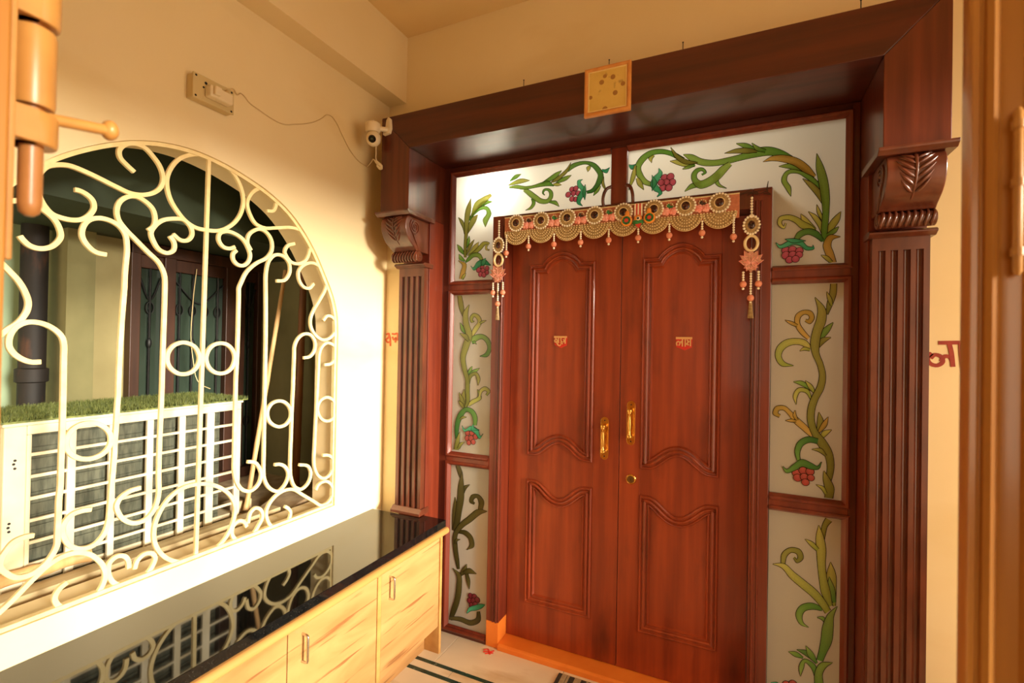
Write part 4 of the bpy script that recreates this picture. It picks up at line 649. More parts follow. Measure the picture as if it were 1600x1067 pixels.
for key, items in VINES.items():
    pk = PANE_OF[key]; po = pane_obj[pk]; zmin = 0.045 if pk[0] == 'L' else 0.97 if pk[0] == 'M' else 1.884
    zmax = 0.892 if pk[0] == 'L' else 1.803 if pk[0] == 'M' else 2.44
    cx0, cx1 = min(p[0] for p in PANES[pk])+0.003, max(p[0] for p in PANES[pk])-0.003
    y = 2.2210; step = 0.00016
    for it in items:
        ca, cb_ = [lin(*c) for c in PCOL[it[0]]]
        if it[0] in 'brp':
            for (x, z, r) in it[1]:
                y -= step
                for rr, c1, c2, dy in ((r+0.0011, INK, INK, 0), (r-0.0004, ca, cb_, 0.00008)):
                    n = 12; L = [(x-rr*math.sin(PI*j/n), z+rr*math.cos(PI*j/n)) for j in range(n+1)]; R = [(x+rr*math.sin(PI*j/n), z+rr*math.cos(PI*j/n)) for j in range(n+1)]
                    if dy: top = (L, R, c2, c1, dy)
                    else: bot = (L, R, c1, c2, dy)
                th_ = [2*PI*j/16 for j in range(17)]; rim_ = ([(x+(r+0.0009)*math.cos(t), z+(r+0.0009)*math.sin(t)) for t in th_], [(x+(r-0.0013)*math.cos(t), z+(r-0.0013)*math.sin(t)) for t in th_], INK, INK, 0.00009)
                paint_mesh('painted_berry', [top, rim_], po, y)
            continue
        L = smooth_path(it[1], n=5); R = smooth_path(it[2], n=5)
        cl = lambda p: (min(max(p[0], cx0), cx1), min(max(p[1], zmin), zmax))
        L = [cl(p) for p in L]; R = [cl(p) for p in R]; n = len(L)
        LO, RO, LI, RI = [], [], [], []
        for j in range(n):
            dx, dz = L[j][0]-R[j][0], L[j][1]-R[j][1]; d = math.hypot(dx, dz) or 1; e = 0.0010
            LO.append(cl((L[j][0]+dx/d*e, L[j][1]+dz/d*e))); RO.append(cl((R[j][0]-dx/d*e, R[j][1]-dz/d*e))); f_ = min(0.0012, d*0.45); LI.append((L[j][0]-dx/d*f_, L[j][1]-dz/d*f_)); RI.append((R[j][0]+dx/d*f_, R[j][1]+dz/d*f_))
        y -= step
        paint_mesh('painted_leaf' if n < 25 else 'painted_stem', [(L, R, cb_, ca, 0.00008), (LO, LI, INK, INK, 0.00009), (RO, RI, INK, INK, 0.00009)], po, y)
# door lining (posts + head) with moulded inner edge, orange painted feet, threshold
for x0, x1, lip in ((-1.146, -1.075, 1), (0.056, 0.126, -1)):
    frame_bar('door_post', x0, x1, 0.13, DT, 'wood_frame', YD, 2.34)
    f_ = frame_bar('post_foot', x0, x1, 0.0, 0.1295, 'orange_paint', YD, 2.34); f_['label'] = 'orange painted foot of door post'
    xe = x1 if lip > 0 else x0
    MB().tube([(xe-lip*0.014, YD-0.001, 0.13), (xe-lip*0.014, YD-0.001, 2.15)], 0.006, 8).build('bead_strip', 'wood_frame', S, smooth=60)
    MB().tube([(xe-lip*0.032, YD-0.0005, 0.13), (xe-lip*0.032, YD-0.0005, 2.15)], 0.004, 8).build('bead_strip', 'wood_frame', S, smooth=60)
frame_bar('door_head', -1.075, 0.056, 2.120, DT, 'wood_dark', YD, 2.34)
th = MB().prism([(2.34,0.0),(2.188,0.0),(2.188,0.024),(2.20,0.030),(2.34,0.032)], -1.0745, 0.0555, 'x').build('threshold', 'orange_paint', S, bevel=0.003)
th['label'] = 'bright orange painted threshold'

# ------------------------------------------------------------------ the two door leaves
PROF = [(0.0,0.0),(0.001,0.007),(0.005,0.011),(0.009,0.010),(0.012,0.004),(0.016,0.003),(0.019,0.009),(0.025,0.012),(0.030,0.008),(0.032,0.001),(0.037,0.0),(0.039,0.005),(0.043,0.006),(0.047,-0.003),(0.05,-0.006)]
def leaf(name, x0, x1, px0, px1, hx, hz0, hz1, lock):
    L = struct(thing(name, ((x0+x1)/2, 2.31, 0.04), None, None))
    yf, yb = 2.29, 2.325; z0, z1 = 0.034, 2.118; xc = (px0+px1)/2; hw = (px1-px0)/2
    kink = lambda u: max(0.0, math.cos(PI/2*u))**0.75 if abs(u) < 1 else 0.0
    bell = lambda u: 0.5+0.5*math.cos(PI*u) if abs(u) < 1 else 0.0
    N = 28; xs = [px0+(px1-px0)*k/N for k in range(N+1)]
    # clean kinks: sample exactly at the shoulders
    cu = [(xc-hw+hw*0.40)] ; xs = sorted(set([round(v, 5) for v in xs] + [round(xc-hw*0.60, 5), round(xc+hw*0.60, 5)]))
    tU = [(x, 1.958+0.060*kink((x-xc)/(hw*0.60))) for x in xs]; bU = [(x, 0.978+0.072*bell((x-xc)/(hw*0.78))) for x in xs]
    tL = [(x, 0.856-0.076*bell((x-xc)/(hw*0.78))) for x in xs]; bL = [(x, 0.225) for x in (px0, px1)]
    wood = 'wood_v'
    box('stile', wood, L, x0, px0, yf, yb, z0, z1, bevel=0.0015); box('stile', wood, L, px1, x1, yf, yb, z0, z1, bevel=0.0015)
    MB().prism([(px0, z1)] + tU + [(px1, z1)], yf, yb, 'y').build('rail', wood, L)
    MB().prism(tL + bU[::-1], yf, yb, 'y').build('rail', wood, L)
    MB().prism([(px0, z0), (px1, z0), (px1, 0.225), (px0, 0.225)], yf, yb, 'y').build('rail', wood, L)
    for t, b in ((tU, bU), (tL, bL)):
        path = t + b[::-1]
        MB().prism([(p[0], p[1]) for p in path], yf+0.005, yb-0.002, 'y').build('panel', wood, L)
        MB().moulding(path, PROF, yf).build('moulding', wood, L, smooth=28)
    # pull handle: plate, two posts, waisted grip
    h = MB().prism([(hx+0.0195*math.cos(t), hz1-0.0195+0.0195*math.sin(t)) for t in [PI*k/10 for k in range(11)]] + [(hx+0.0195*math.cos(t), hz0+0.0195+0.0195*math.sin(t)) for t in [PI+PI*k/10 for k in range(11)]], yf-0.004, yf, 'y').build('pull_handle', 'brass', L, bevel=0.001)
    h['label'] = 'polished brass pull handle'
    for sz in (-1, 1):
        zc = (hz0+hz1)/2+sz*0.060
        MB().lathe([(0.012,-0.004),(0.011,-0.009),(0.006,-0.014),(0.0055,-0.030),(0.009,-0.034),(0.009,-0.040),(0.004,-0.044)], (hx, yf, zc), 'y', 14).build('post', 'brass', h, smooth=50)
        MB().lathe([(0.0032,-0.0045),(0.0028,-0.0055)], (hx, yf, (hz0+hz1)/2+sz*0.086), 'y', 10).build('screw', 'black_gap', h)
    zc = (hz0+hz1)/2
    MB().lathe([(0.003,-0.062),(0.008,-0.056),(0.010,-0.050),(0.006,-0.044),(0.0065,-0.03),(0.009,0.0),(0.0065,0.03),(0.006,0.044),(0.010,0.050),(0.008,0.056),(0.003,0.062)], (hx, yf-0.036, zc), 'z', 14).build('grip', 'brass', h, smooth=60)
    if lock:
        k = MB().lathe([(0.024,0.0),(0.024,-0.006),(0.021,-0.009),(0.017,-0.008)], (hx+0.004, yf, 0.923), 'y', 24).build('lock_cylinder', 'brass', L, smooth=40)
        MB().lathe([(0.0165,-0.007),(0.0155,-0.011)], (hx+0.004, yf, 0.923), 'y', 20).build('lock_core', 'brass_dark', k, smooth=40)
        MB().box(hx+0.003, hx+0.005, yf-0.0125, yf-0.0105, 0.917, 0.929).build('keyhole', 'black_gap', k)
    return L
d1 = leaf('door_1', -1.0735, -0.4985, -0.970, -0.625, -0.567, 1.000, 1.205, False)
d2 = leaf('door_2', -0.4955, 0.0545, -0.398, -0.060, -0.443, 1.082, 1.290, True)
tag(d1, 'left leaf of the red-brown panelled wooden double door'); tag(d2, 'right leaf of the panelled double door, with the round brass lock')
# ------------------------------------------------------------------ window grille
GX = -1.757
gr = thing('window_grille', (GX, 1.07, 0.755), 'cream painted wrought iron scroll grille filling the arched window', 'window grille')
for gi, (nm, closed, pts) in enumerate(GRILLE):
    p = pts if nm == 'centre_bar' else smooth_path(pts, bool(closed), 4)
    MB().flatbar(p, 0.0135, 0.012, 'x', GX+0.0005*((gi*3) % 7-3), bool(closed)).build(nm, 'grille_paint', gr, smooth=40, bevel=0.0012, seg=1)
rim = [(1.740,0.762)] + [(1.07+(a-1.07)*0.990, 1.4+(b-1.4)*0.991) for a, b in arch_top] + [(0.408,0.762)]
MB().flatbar(rim, 0.013, 0.0165, 'x', GX-0.0007, True).build('rim_bar', 'grille_paint', gr, smooth=30)
box('sill_bar', 'grille_paint', gr, GX-0.012, GX+0.012, 0.41, 1.740, 0.757, 0.770, bevel=0.002)

# ------------------------------------------------------------------ outdoor unit of the air conditioner with a grass mat on top
AX = -2.05; AY0, AY1, AZ0, AZ1 = 0.688, 1.476, 0.735, 1.256
ac = thing('air_conditioner', (-2.22, 1.08, AZ0), 'cream outdoor air conditioner unit with slotted front standing behind the grille', 'air conditioner')
cab_ = MB().box(-2.40, AX-0.03, AY0, AY1, AZ0, AZ0+0.02).box(-2.40, AX-0.03, AY0, AY1, AZ1-0.014, AZ1).box(-2.40, AX-0.03, AY0, AY0+0.012, AZ0, AZ1).box(-2.40, -2.388, AY0, AY1, AZ0, AZ1)
cab_.box(-2.40, -2.25, AY1-0.012, AY1, AZ0, AZ1).build('casing', 'ac_metal', ac, bevel=0.003)
box('lid', 'ac_metal', ac, -2.41, AX+0.006, AY0-0.006, AY1+0.006, AZ1, AZ1+0.012, bevel=0.004)
box('side_panel', 'ac_metal', ac, AX-0.03, AX, AY0, 0.742, AZ0, AZ1, bevel=0.004)
box('top_rail', 'ac_metal', ac, AX-0.02, AX, 0.742, AY1, 1.226, AZ1, bevel=0.003)
cols = [(0.754,0.846),(0.87,0.966),(0.987,1.089),(1.112,1.207),(1.232,1.32),(1.353,1.448)]
edges = [0.742] + [c for p in cols for c in p] + [AY1]
for k in range(0, len(edges), 2): box('upright', 'ac_metal', ac, AX-0.016, AX, edges[k], edges[k+1], AZ0, 1.2262, bevel=0.003)
for r in range(8):
    zc = 1.226-0.071*r-0.0645 if r else None
    if zc and zc > AZ0: pass
for r in range(1, 8):
    z_ = 1.226-0.071*r
    box('slat', 'ac_metal', ac, AX-0.013, AX-0.002, 0.745, AY1-0.004, max(AZ0+0.001, z_), z_+0.011, bevel=0.002)
fin = MB().box(-2.10, -2.088, 0.745, 1.40, AZ0+0.02, AZ1-0.015).build('condenser_coil', 'ac_fins', ac)
m2 = MB()
for k in range(13): m2.tube([(-2.086, 0.75, 0.77+0.037*k), (-2.086, 1.395, 0.77+0.037*k)], 0.002, 6)
m2.build('coil_tubes', 'ac_fins', ac, smooth=60)['kind'] = 'stuff'
for (y_, z_) in ((0.714,1.150),(0.711,1.139),(0.714,1.125),(0.704,0.955),(0.702,0.943),(0.704,0.930)):
    MB().lathe([(0.004,0.0),(0.004,0.0015),(0.001,0.002)], (AX, y_, z_), 'x', 8).build('screw', 'rust_pipe', ac)
for y_ in (0.80, 1.36): box('foot', 'rust_pipe', ac, -2.40, -2.08, y_-0.02, y_+0.02, 0.722, AZ0, bevel=0.003)
gm = thing('grass_mat', (-2.22, 1.08, AZ1+0.012), 'green artificial grass mat lying on the air conditioner', 'mat')
box('backing', 'grass', gm, -2.44, AX+0.012, AY0-0.02, AY1+0.022, AZ1+0.012, AZ1+0.018)
m2 = MB()
for _ in range(16000):
    x = random.uniform(-2.44, AX+0.014); y = random.uniform(AY0-0.02, AY1+0.024); a = random.uniform(0, 2*PI); h = random.uniform(0.010, 0.019)
    dx, dy = math.cos(a), math.sin(a); tx, ty = random.uniform(-.008, .008), random.uniform(-.008, .008); z = AZ1+0.017
    m2.add([(x-dx*.0011, y-dy*.0011, z), (x+dx*.0011, y+dy*.0011, z), (x+tx, y+ty, z+h)], [(0, 1, 2)])
m2.build('grass_blades', 'grass', gm)['kind'] = 'stuff'

# ------------------------------------------------------------------ the shaft behind the window
struct(box('floor_shaft', 'mortar_stone', None, -3.1, XL-TW-0.001, -0.6, 2.07, 0.60, 0.72))
struct(MB().box(-2.85, -2.75, 1.20, 2.2, 0.72, 3.0).build('wall_shaft_back', 'cream_wall'))
struct(MB().box(-3.2, -3.0, -0.6, 1.3, 0.72, 3.0).build('wall_shaft_far', 'mint_wall'))
struct(MB().box(-2.75, XL-TW-0.001, 2.07, 2.2, 0.72, 3.0).build('wall_shaft_end', 'olive_wall'))
struct(MB().box(-3.2, XL-TW-0.001, -0.6, 2.2, 3.0, 3.1).build('ceiling_shaft', 'green_soffit'))
struct(MB().box(-2.85, -2.15, 0.2, 2.07, 2.03, 2.75).build('ceiling_shaft_beam', 'green_soffit'))
box('wall_pier', 'olive_wall', None, -2.89, -2.70, 1.095, 1.20, 0.72, 2.03)['kind'] = 'structure'
tag(MB().lathe([(0.046,0.0),(0.046,0.62),(0.056,0.625),(0.056,0.68),(0.046,0.685),(0.046,1.31)], (-2.80, 1.022, 0.72), 'z', 18).build('drain_pipe', 'rust_pipe', None, smooth=40), 'rusty black drain pipe standing at the left beyond the grille', 'pipe')
m_ = MB().tube([(-2.93,1.055,0.74),(-2.93,1.055,2.02)], 0.012, 8).box(-2.945,-2.915,1.035,1.07,1.35,1.37)
tag(m_.build('conduit_pipe', 'cream_wall', None, smooth=50), 'thin cream conduit pipe beside the rusty drain pipe', 'pipe')
# brown window across the shaft
w3 = struct(thing('window_3', (-2.75, 1.70, 0.72), None, None)); w3['label'] = 'dark brown wooden window across the shaft behind the air conditioner'
def wbar(n, y0, y1, z0, z1, x1=-2.70): box(n, 'teak', w3, -2.7495, x1, y0, y1, z0, z1, bevel=0.003)
wbar('frame_post', 1.346, 1.390, 0.74, 2.02); wbar('frame_post', 1.500, 1.555, 0.74, 2.02); wbar('frame_post', 1.835, 1.955, 0.74, 2.02); wbar('frame_post', 2.040, 2.069, 0.74, 2.02)
wbar('frame_head', 1.346, 2.069, 1.965, 2.025, -2.695); wbar('frame_sill', 1.346, 2.069, 0.722, 0.78, -2.68)
for (y0, y1) in ((1.390,1.500),(1.555,1.835),(1.955,2.040)):
    box('window_pane', 'dark_glass', w3, -2.742, -2.738, y0, y1, 0.78, 1.965)
    wbar('sash_rail', y0, y1, 1.90, 1.965, -2.715)
    for k in range(max(1, round((y1-y0)/0.08))):
        yc = y0+(k+0.5)*(y1-y0)/max(1, round((y1-y0)/0.08))
        bar = MB().tube([(-2.728, yc, 0.78), (-2.728, yc, 1.90)], 0.006, 6)
        for zz in (1.70, 1.05):
            bar.tube([(-2.728, yc+0.018*math.sin(t), zz+0.03*math.cos(t)) for t in [2*PI*j/12 for j in range(12)]], 0.004, 6, True)
        bar.ball((-2.728, yc, 1.52), 0.013, 8, 6, (1, 1, 2.2)).build('security_bar', 'iron_black', w3, smooth=60)
    MB().tube(smooth_path([(-2.728, y0+0.004, 1.86), (-2.728, (y0+y1)/2, 1.74), (-2.728, y1-0.004, 1.86)], n=5), 0.005, 6).build('swag_bar', 'iron_black', w3, smooth=60)
# poles, plank and rubble on the ledge
def pole(name, a, b, r, m_, nodes, label):
    A, B = Vector(a), Vector(b); n = nodes*6; pts = []; rr = []
    for k in range(n+1):
        t = k/n; pts.append(A.lerp(B, t)); rr.append(r*(1.10 if k % 6 == 0 else 1.0)*(1-0.12*t))
    return tag(MB().tube(pts, rr, 10).build(name, m_, None, smooth=60, org=a), label, 'pole')
pole('bamboo_pole', (-2.10,1.545,0.735), (-2.26,1.870,1.93), 0.012, 'bamboo', 4, 'thin pale bamboo pole leaning diagonally behind the right bars')
pole('bamboo_pole', (-2.22,1.93,0.735), (-2.30,2.03,1.95), 0.022, 'bamboo_dark', 5, 'thick dark brown bamboo pole standing upright in the shaft corner')
tag(box('timber_plank', 'old_timber', None, -2.000, -1.930, 0.45, 1.60, 0.722, 0.762, bevel=0.003), 'weathered timber plank lying in front of the air conditioner', 'plank')
pp = [(-2.02+0.006*math.sin(k), 0.60+0.30*k/14, 0.792) for k in range(15)]
tag(MB().tube(pp, [0.021 if k % 7 else 0.025 for k in range(15)], 12).build('bamboo_stub', 'bamboo', None, smooth=60), 'short thick bamboo stub lying under the left end of the air conditioner', 'pole')
b1 = MB(); random.seed(3)
tag(box('brick', 'mortar_stone', None, -2.20, -2.13, 1.49, 1.60, 0.721, 0.775, bevel=0.006), 'broken brick beside the air conditioner', 'brick')
rb = MB().prism([(1.62,0.72),(1.90,0.72),(1.86,0.748),(1.78,0.765),(1.70,0.752)], -2.12, -1.93, 'x')
tag(rb.build('cement_lump', 'mortar_stone', None, bevel=0.006), 'rough lump of cement at the foot of the poles', 'rubble')
tag(MB().tube(smooth_path([(-2.70,1.66,1.93),(-2.66,1.62,1.75),(-2.62,1.60,1.45),(-2.60,1.635,1.30),(-2.56,1.66,1.278)], n=5), 0.0022, 6).build('loose_wire', 'cord', None, smooth=60), 'loose thin wire hanging across the shaft window', 'wire')

# ------------------------------------------------------------------ counter and cabinet
CX = -1.308
tag(MB().prism([(XL+0.001,-0.02),(CX,-0.02),(CX,2.058),(-1.436,2.058),(-1.436,2.016),(XL+0.001,2.016)], 0.625, 0.660, 'z').build('granite_countertop', 'granite', None, bevel=0.002), 'polished black granite countertop under the arched window', 'countertop')
cb = thing('cabinet', (-1.5, 1.1, 0), 'low wood laminate cabinet with steel handles under the black countertop', 'cabinet')
FX = -1.325
nose = [(-1.36,0.592),(CX+0.004,0.592)] + [(CX+0.004+0.014*math.cos(t), 0.608+0.016*math.sin(t)) for t in [-PI/2+PI*k/8 for k in range(9)]] + [(-1.36,0.6245)]
MB().prism([(p[0], p[1]) for p in nose], 0.0, 2.062, 'y').build('edge_moulding', 'lipping', cb, smooth=40)
MB().box(XL+0.002, FX-0.02, -0.02, 2.03, 0.135, 0.592).box(XL+0.002, FX-0.09, -0.02, 2.03, 0.0, 0.135).build('carcass', 'laminate', cb)
box('end_panel', 'lipping', cb, XL+0.002, FX+0.006, 2.032, 2.050, 0.0, 0.592, bevel=0.002)
box('divider', 'lipping', cb, FX-0.02, FX+0.002, 1.575, 1.597, 0.135, 0.592, bevel=0.001)
for (y0, y1, hy) in ((1.600,2.030,1.648),(1.138,1.572,1.194),(0.70,1.134,None),(0.26,0.697,0.32),(0.0,0.257,None)):
    d = MB().box(FX-0.019, FX, y0, y1, 0.137, 0.588).build('cabinet_door', 'laminate', cb, bevel=0.0015)
    if hy:
        z0, z1 = (0.455, 0.548)
        MB().tube([(FX,hy,z0),(FX+0.021,hy,z0),(FX+0.026,hy,z0+0.002),(FX+0.028,hy,z0+0.007),(FX+0.028,hy,z1-0.007),(FX+0.026,hy,z1-0.002),(FX+0.021,hy,z1),(FX,hy,z1)], 0.0042, 8).build('handle', 'steel', d, smooth=60)
box('kickboard', 'laminate', cb, FX-0.092, FX-0.08, -0.02, 2.03, 0.0, 0.135)

# ------------------------------------------------------------------ toran hung across the door head
YT = 2.186
tr = thing('door_garland', (-0.535, YT, 2.19), 'gold and pink beaded toran with scallops hung across the top of the door', 'garland')
MB().box(-1.072, 0.006, YT, YT+0.006, 2.085, 2.186).build('pink_band', 'pink_cloth', tr, bevel=0.002)
MB().tube([(-1.072,YT,2.186),(0.006,YT,2.186)], 0.003, 6).build('top_cord', 'gold_bead', tr, smooth=60)
MX = [-1.003+0.1333*k for k in range(8)]
for k, x in enumerate(MX):
    zc = 2.112
    sc = MB().prism([(x+0.0655*math.cos(t), zc+0.0655*math.sin(t)) for t in [PI+PI*j/18 for j in range(19)]], YT-0.006, YT, 'y').build('scallop', 'gold_cloth', tr, bevel=0.001)
    bd = MB()
    for r, nb, rb_ in ((0.0605,19,0.0036),(0.0475,15,0.0034),(0.0345,11,0.0032),(0.0225,7,0.0030)):
        for j in range(nb+1):
            a = PI+PI*j/nb; bd.ball((x+r*math.cos(a), YT-0.0075, zc+r*math.sin(a)), rb_, 6, 4)
    o_ = bd.build('bead_rows', 'gold_bead', sc, smooth=80); o_['kind'] = 'stuff'
    MB().tube([(x+0.065*math.cos(t), YT-0.003, zc+0.065*math.sin(t)) for t in [PI+PI*j/20 for j in range(21)]], 0.003, 6).build('scallop_edge', 'gold_bead', sc, smooth=60)
    mz = 2.152
    md = MB().lathe([(0.037,0.0),(0.037,-0.008),(0.030,-0.012),(0.020,-0.012)], (x, YT-0.004, mz), 'y', 24).build('medallion', 'gold_cloth', tr, smooth=40)
    MB().ball((x, YT-0.014, mz), 0.019, 16, 8, (0.92, 0.35, 1.0)).build('cabochon', 'cabochon', md, smooth=60)
    pr = MB()
    for j in range(20): pr.ball((x+0.0385*math.cos(2*PI*j/20), YT-0.011, mz+0.0385*math.sin(2*PI*j/20)), 0.0055, 8, 5)
    pr.build('pearl_ring', 'pearl', md, smooth=80)
    MB().tube([(x+0.0205*math.cos(2*PI*j/24), YT-0.015, mz+0.0205*math.sin(2*PI*j/24)) for j in range(24)], 0.0022, 6, True).build('gold_ring', 'gold_bead', md, smooth=60)
def drop(parent, x, y, zt, nb, s=1.0):
    d = MB(); z = zt
    for j in range(nb): d.ball((x, y, z), 0.0052*s, 8, 5); z -= 0.0102*s
    o_ = d.build('bead_drop', 'pearl', parent, smooth=80)
    MB().ball((x, y, z-0.026*s), 0.0055*s, 8, 5).build('end_bead', 'pearl', o_, smooth=80)
    MB().ball((x, y, z-0.0075*s), 0.0135*s, 12, 8).build('pink_bead', 'pink_ball', o_, smooth=80)
    return z-0.033*s
for k in range(9):
    x = -1.0697+0.1333*k
    drop(tr, x+(0.012 if k == 0 else -0.012 if k == 8 else 0), YT-0.006, 2.095 if k in (0, 8) else 2.080, 8 if k in (0, 8) else 4)
def rose(x, y, z, r, parent):
    m_ = MB()
    for lay, (n, rr, tilt) in enumerate(((5, r, 0.5), (4, r*0.66, 0.8), (3, r*0.36, 1.1))):
        for j in range(n):
            a = 2*PI*j/n+lay*0.6
            m_.ball((x+rr*0.62*math.cos(a), y-0.003*lay, z+rr*0.62*math.sin(a)), rr*0.55, 8, 5, (1, 0.5, 1))
    return m_.build('rose', 'rose_pink', parent, smooth=50)
for k in range(7):
    x = -0.936+0.1333*k
    if k == 4: continue
    for sx in (-1, 1): rose(x+sx*0.0145, YT-0.009, 2.136, 0.0165, tr)
    MB().ball((x-0.005, YT-0.007, 2.160), 0.009, 8, 5, (0.8, 0.4, 1.3)).ball((x+0.008, YT-0.007, 2.156), 0.007, 8, 5, (1.4, 0.4, 0.7)).build('leaf_sprig', 'felt_green' if k % 2 else 'twig', tr, smooth=60)
    m_ = MB()
    for j in range(6): m_.ball((x+0.014*math.cos(PI*j/5), YT-0.008, 2.160+0.012*math.sin(PI*j/5)), 0.003, 6, 4)
    m_.build('gold_sprig', 'gold_bead', tr, smooth=80)
# felt bird with two round wheels in the middle
cx = -0.403; yb_ = YT-0.016
bird = MB().ball((cx, yb_, 2.098), 0.024, 14, 8, (1.0, 0.4, 0.72)).build('felt_bird', 'felt_green', tr, smooth=60)
bird['label'] = 'green felt bird at the centre of the garland'
MB().ball((cx, yb_-0.002, 2.116), 0.017, 12, 8, (1.0, 0.45, 1.0)).build('head', 'felt_orange', bird, smooth=60)
MB().ball((cx+0.002, yb_-0.009, 2.114), 0.009, 10, 6, (1, 0.4, 1)).build('eye_white', 'felt_white', bird, smooth=60)
MB().ball((cx+0.002, yb_-0.0125, 2.114), 0.005, 10, 6, (1, 0.4, 1)).build('pupil', 'felt_black', bird, smooth=60)
MB().prism([(cx-0.012,2.088),(cx+0.018,2.092),(cx+0.004,2.070)], yb_-0.010, yb_-0.004, 'y').build('wing', 'felt_red', bird)
for j in range(5):
    MB().box(cx-0.018+0.0072*j, cx-0.018+0.0072*j+0.007, YT-0.012, YT-0.005, 2.128, 2.184).build('ribbon_stripe', 'felt_red' if j % 2 else 'felt_white', tr)
for sx in (-1, 1):
    wx = cx+sx*0.050; wz = 2.112+sx*0.002
    wl = MB().lathe([(0.025,0.0),(0.025,-0.008),(0.022,-0.010)], (wx, YT-0.014, wz), 'y', 24).build('felt_wheel', 'felt_orange', tr, smooth=40)
    MB().lathe([(0.0185,-0.0095),(0.0185,-0.0115)], (wx, YT-0.014, wz), 'y', 24).build('wheel_green', 'felt_green', wl)
    MB().lathe([(0.009,-0.011),(0.009,-0.013)], (wx, YT-0.014, wz), 'y', 16).build('wheel_red', 'felt_red', wl)
    m_ = MB()
    for j in range(8):
        a = 2*PI*j/8; m_.tube([(wx+0.006*math.cos(a), YT-0.0262, wz+0.006*math.sin(a)), (wx+0.018*math.cos(a), YT-0.0262, wz+0.018*math.sin(a))], 0.001, 4)
    m_.build('wheel_stitch', 'felt_black', wl)
    MB().ball((wx-sx*(-0.004)-0.006*sx, YT-0.018, wz+0.030), 0.013, 10, 6, (0.8, 0.5, 1.2)).build('felt_bud', 'felt_orange', tr, smooth=60)

# ------------------------------------------------------------------ two side pendants
def pendant(x, zt, label):
    y = 2.182; p = thing('door_pendant', (x, y, zt), label, 'pendant', 'beaded pendants beside the toran')
    m_ = MB()
    for j in range(8): m_.ball((x, y, zt-0.0115*j), 0.0056, 8, 5)
    m_.build('bead_string', 'pearl', p, smooth=80)
    MB().tube([(x, y+0.004, zt), (x, 2.2, zt+0.012)], 0.0015, 6).build('hook', 'brass_dark', p)
    zm = 2.048
    md = MB().ball((x, y, zm), 0.034, 20, 8, (0.84, 0.22, 1.08)).build('medallion', 'gold_cloth', p, smooth=50)
    MB().ball((x, y-0.006, zm), 0.016, 14, 8, (0.85, 0.4, 1.1)).build('cabochon', 'cabochon', md, smooth=60)
    m_ = MB()
    for j in range(18): m_.ball((x+0.029*math.cos(2*PI*j/18), y-0.004, zm+0.037*math.sin(2*PI*j/18)), 0.0055, 8, 5)
    m_.build('pearl_ring', 'pearl', md, smooth=80)
    MB().tube([(x+0.0235*math.cos(2*PI*j/24), y, 1.974+0.031*math.sin(2*PI*j/24)) for j in range(24)], 0.0062, 8, True).build('wrapped_ring', 'gold_bead', p, smooth=60)
    lo = None
    for j, (a, ln) in enumerate(((-78,.046),(-52,.052),(-26,.058),(0,.066),(26,.058),(52,.052),(78,.046))):
        for up in (1, -1):
            an = math.radians(a); dx, dz = math.sin(an), up*math.cos(an); l_ = ln*(1 if up > 0 else 0.62)
            zc = 1.893; nx, nz = -dz, dx; wd = 0.0125
            pts = [(x, zc), (x+dx*l_*0.5+nx*wd, zc+dz*l_*0.5+nz*wd), (x+dx*l_, zc+dz*l_), (x+dx*l_*0.5-nx*wd, zc+dz*l_*0.5-nz*wd)]
            pe = MB().prism(pts, y-0.005-0.0006*(j % 3), y-0.002, 'y').build('lotus_petal', 'lotus_fill', p)
            MB().tube([(q[0], y-0.0055, q[1]) for q in pts], 0.0023, 6, True).build('petal_piping', 'rose_pink', pe, smooth=60)
    for sx, n_ in ((-0.028, 4), (0.0, 9), (0.028, 4)): zb = drop(p, x+sx, y-0.001, 1.856 if sx else 1.850, n_, 1.0)
    zb = 1.745
    ts = MB()
    for j in range(9):
        a = 2*PI*j/9; ts.tube([(x+0.003*math.cos(a), y+0.003*math.sin(a), zb-0.004), (x+0.006*math.cos(a), y+0.005*math.sin(a), zb-0.045), (x+0.0095*math.cos(a), y+0.007*math.sin(a), 1.668)], 0.0025, 5)
    ts.build('tassel', 'gold_cloth', p, smooth=60)
    return p
pendant(-1.102, 2.172, 'beaded lotus pendant with tassel hanging at the left end of the toran')
pendant(0.051, 2.160, 'beaded lotus pendant with tassel hanging at the right end of the toran')
tw = MB(); random.seed(5)
for j in range(9):
    x = 0.01+0.012*j; z = 2.178+random.uniform(-.004,.01)
    tw.tube([(x, 2.194, z), (x+random.uniform(.01,.03), 2.190, z+random.uniform(-.012,.014))], 0.0016, 5)
tw.tube([(0.105,2.196,2.19),(0.110,2.194,2.225)], [0.003,0.0012], 6).tube([(0.0,2.196,2.182),(0.12,2.196,2.196)], 0.0016, 5)
tag(tw.build('dry_twigs', 'twig', None), 'dry brown twigs tucked above the right pendant', 'twigs')
for (sx, x0, lb) in ((-1, -0.545, 'curved brown hook at the left foot of the mullion above the garland'), (1, -0.452, 'curved brown hook at the right foot of the mullion above the garland')):
    pts = smooth_path([(x0-sx*0.012,2.196,2.282),(x0+sx*0.006,2.188,2.272),(x0+sx*0.018,2.182,2.245),(x0+sx*0.022,2.184,2.21),(x0+sx*0.020,2.196,2.190)], n=4)
    tag(MB().tube(pts, 0.0075, 10).build('wooden_hook', 'wood_carved', None, smooth=60), lb, 'hook')

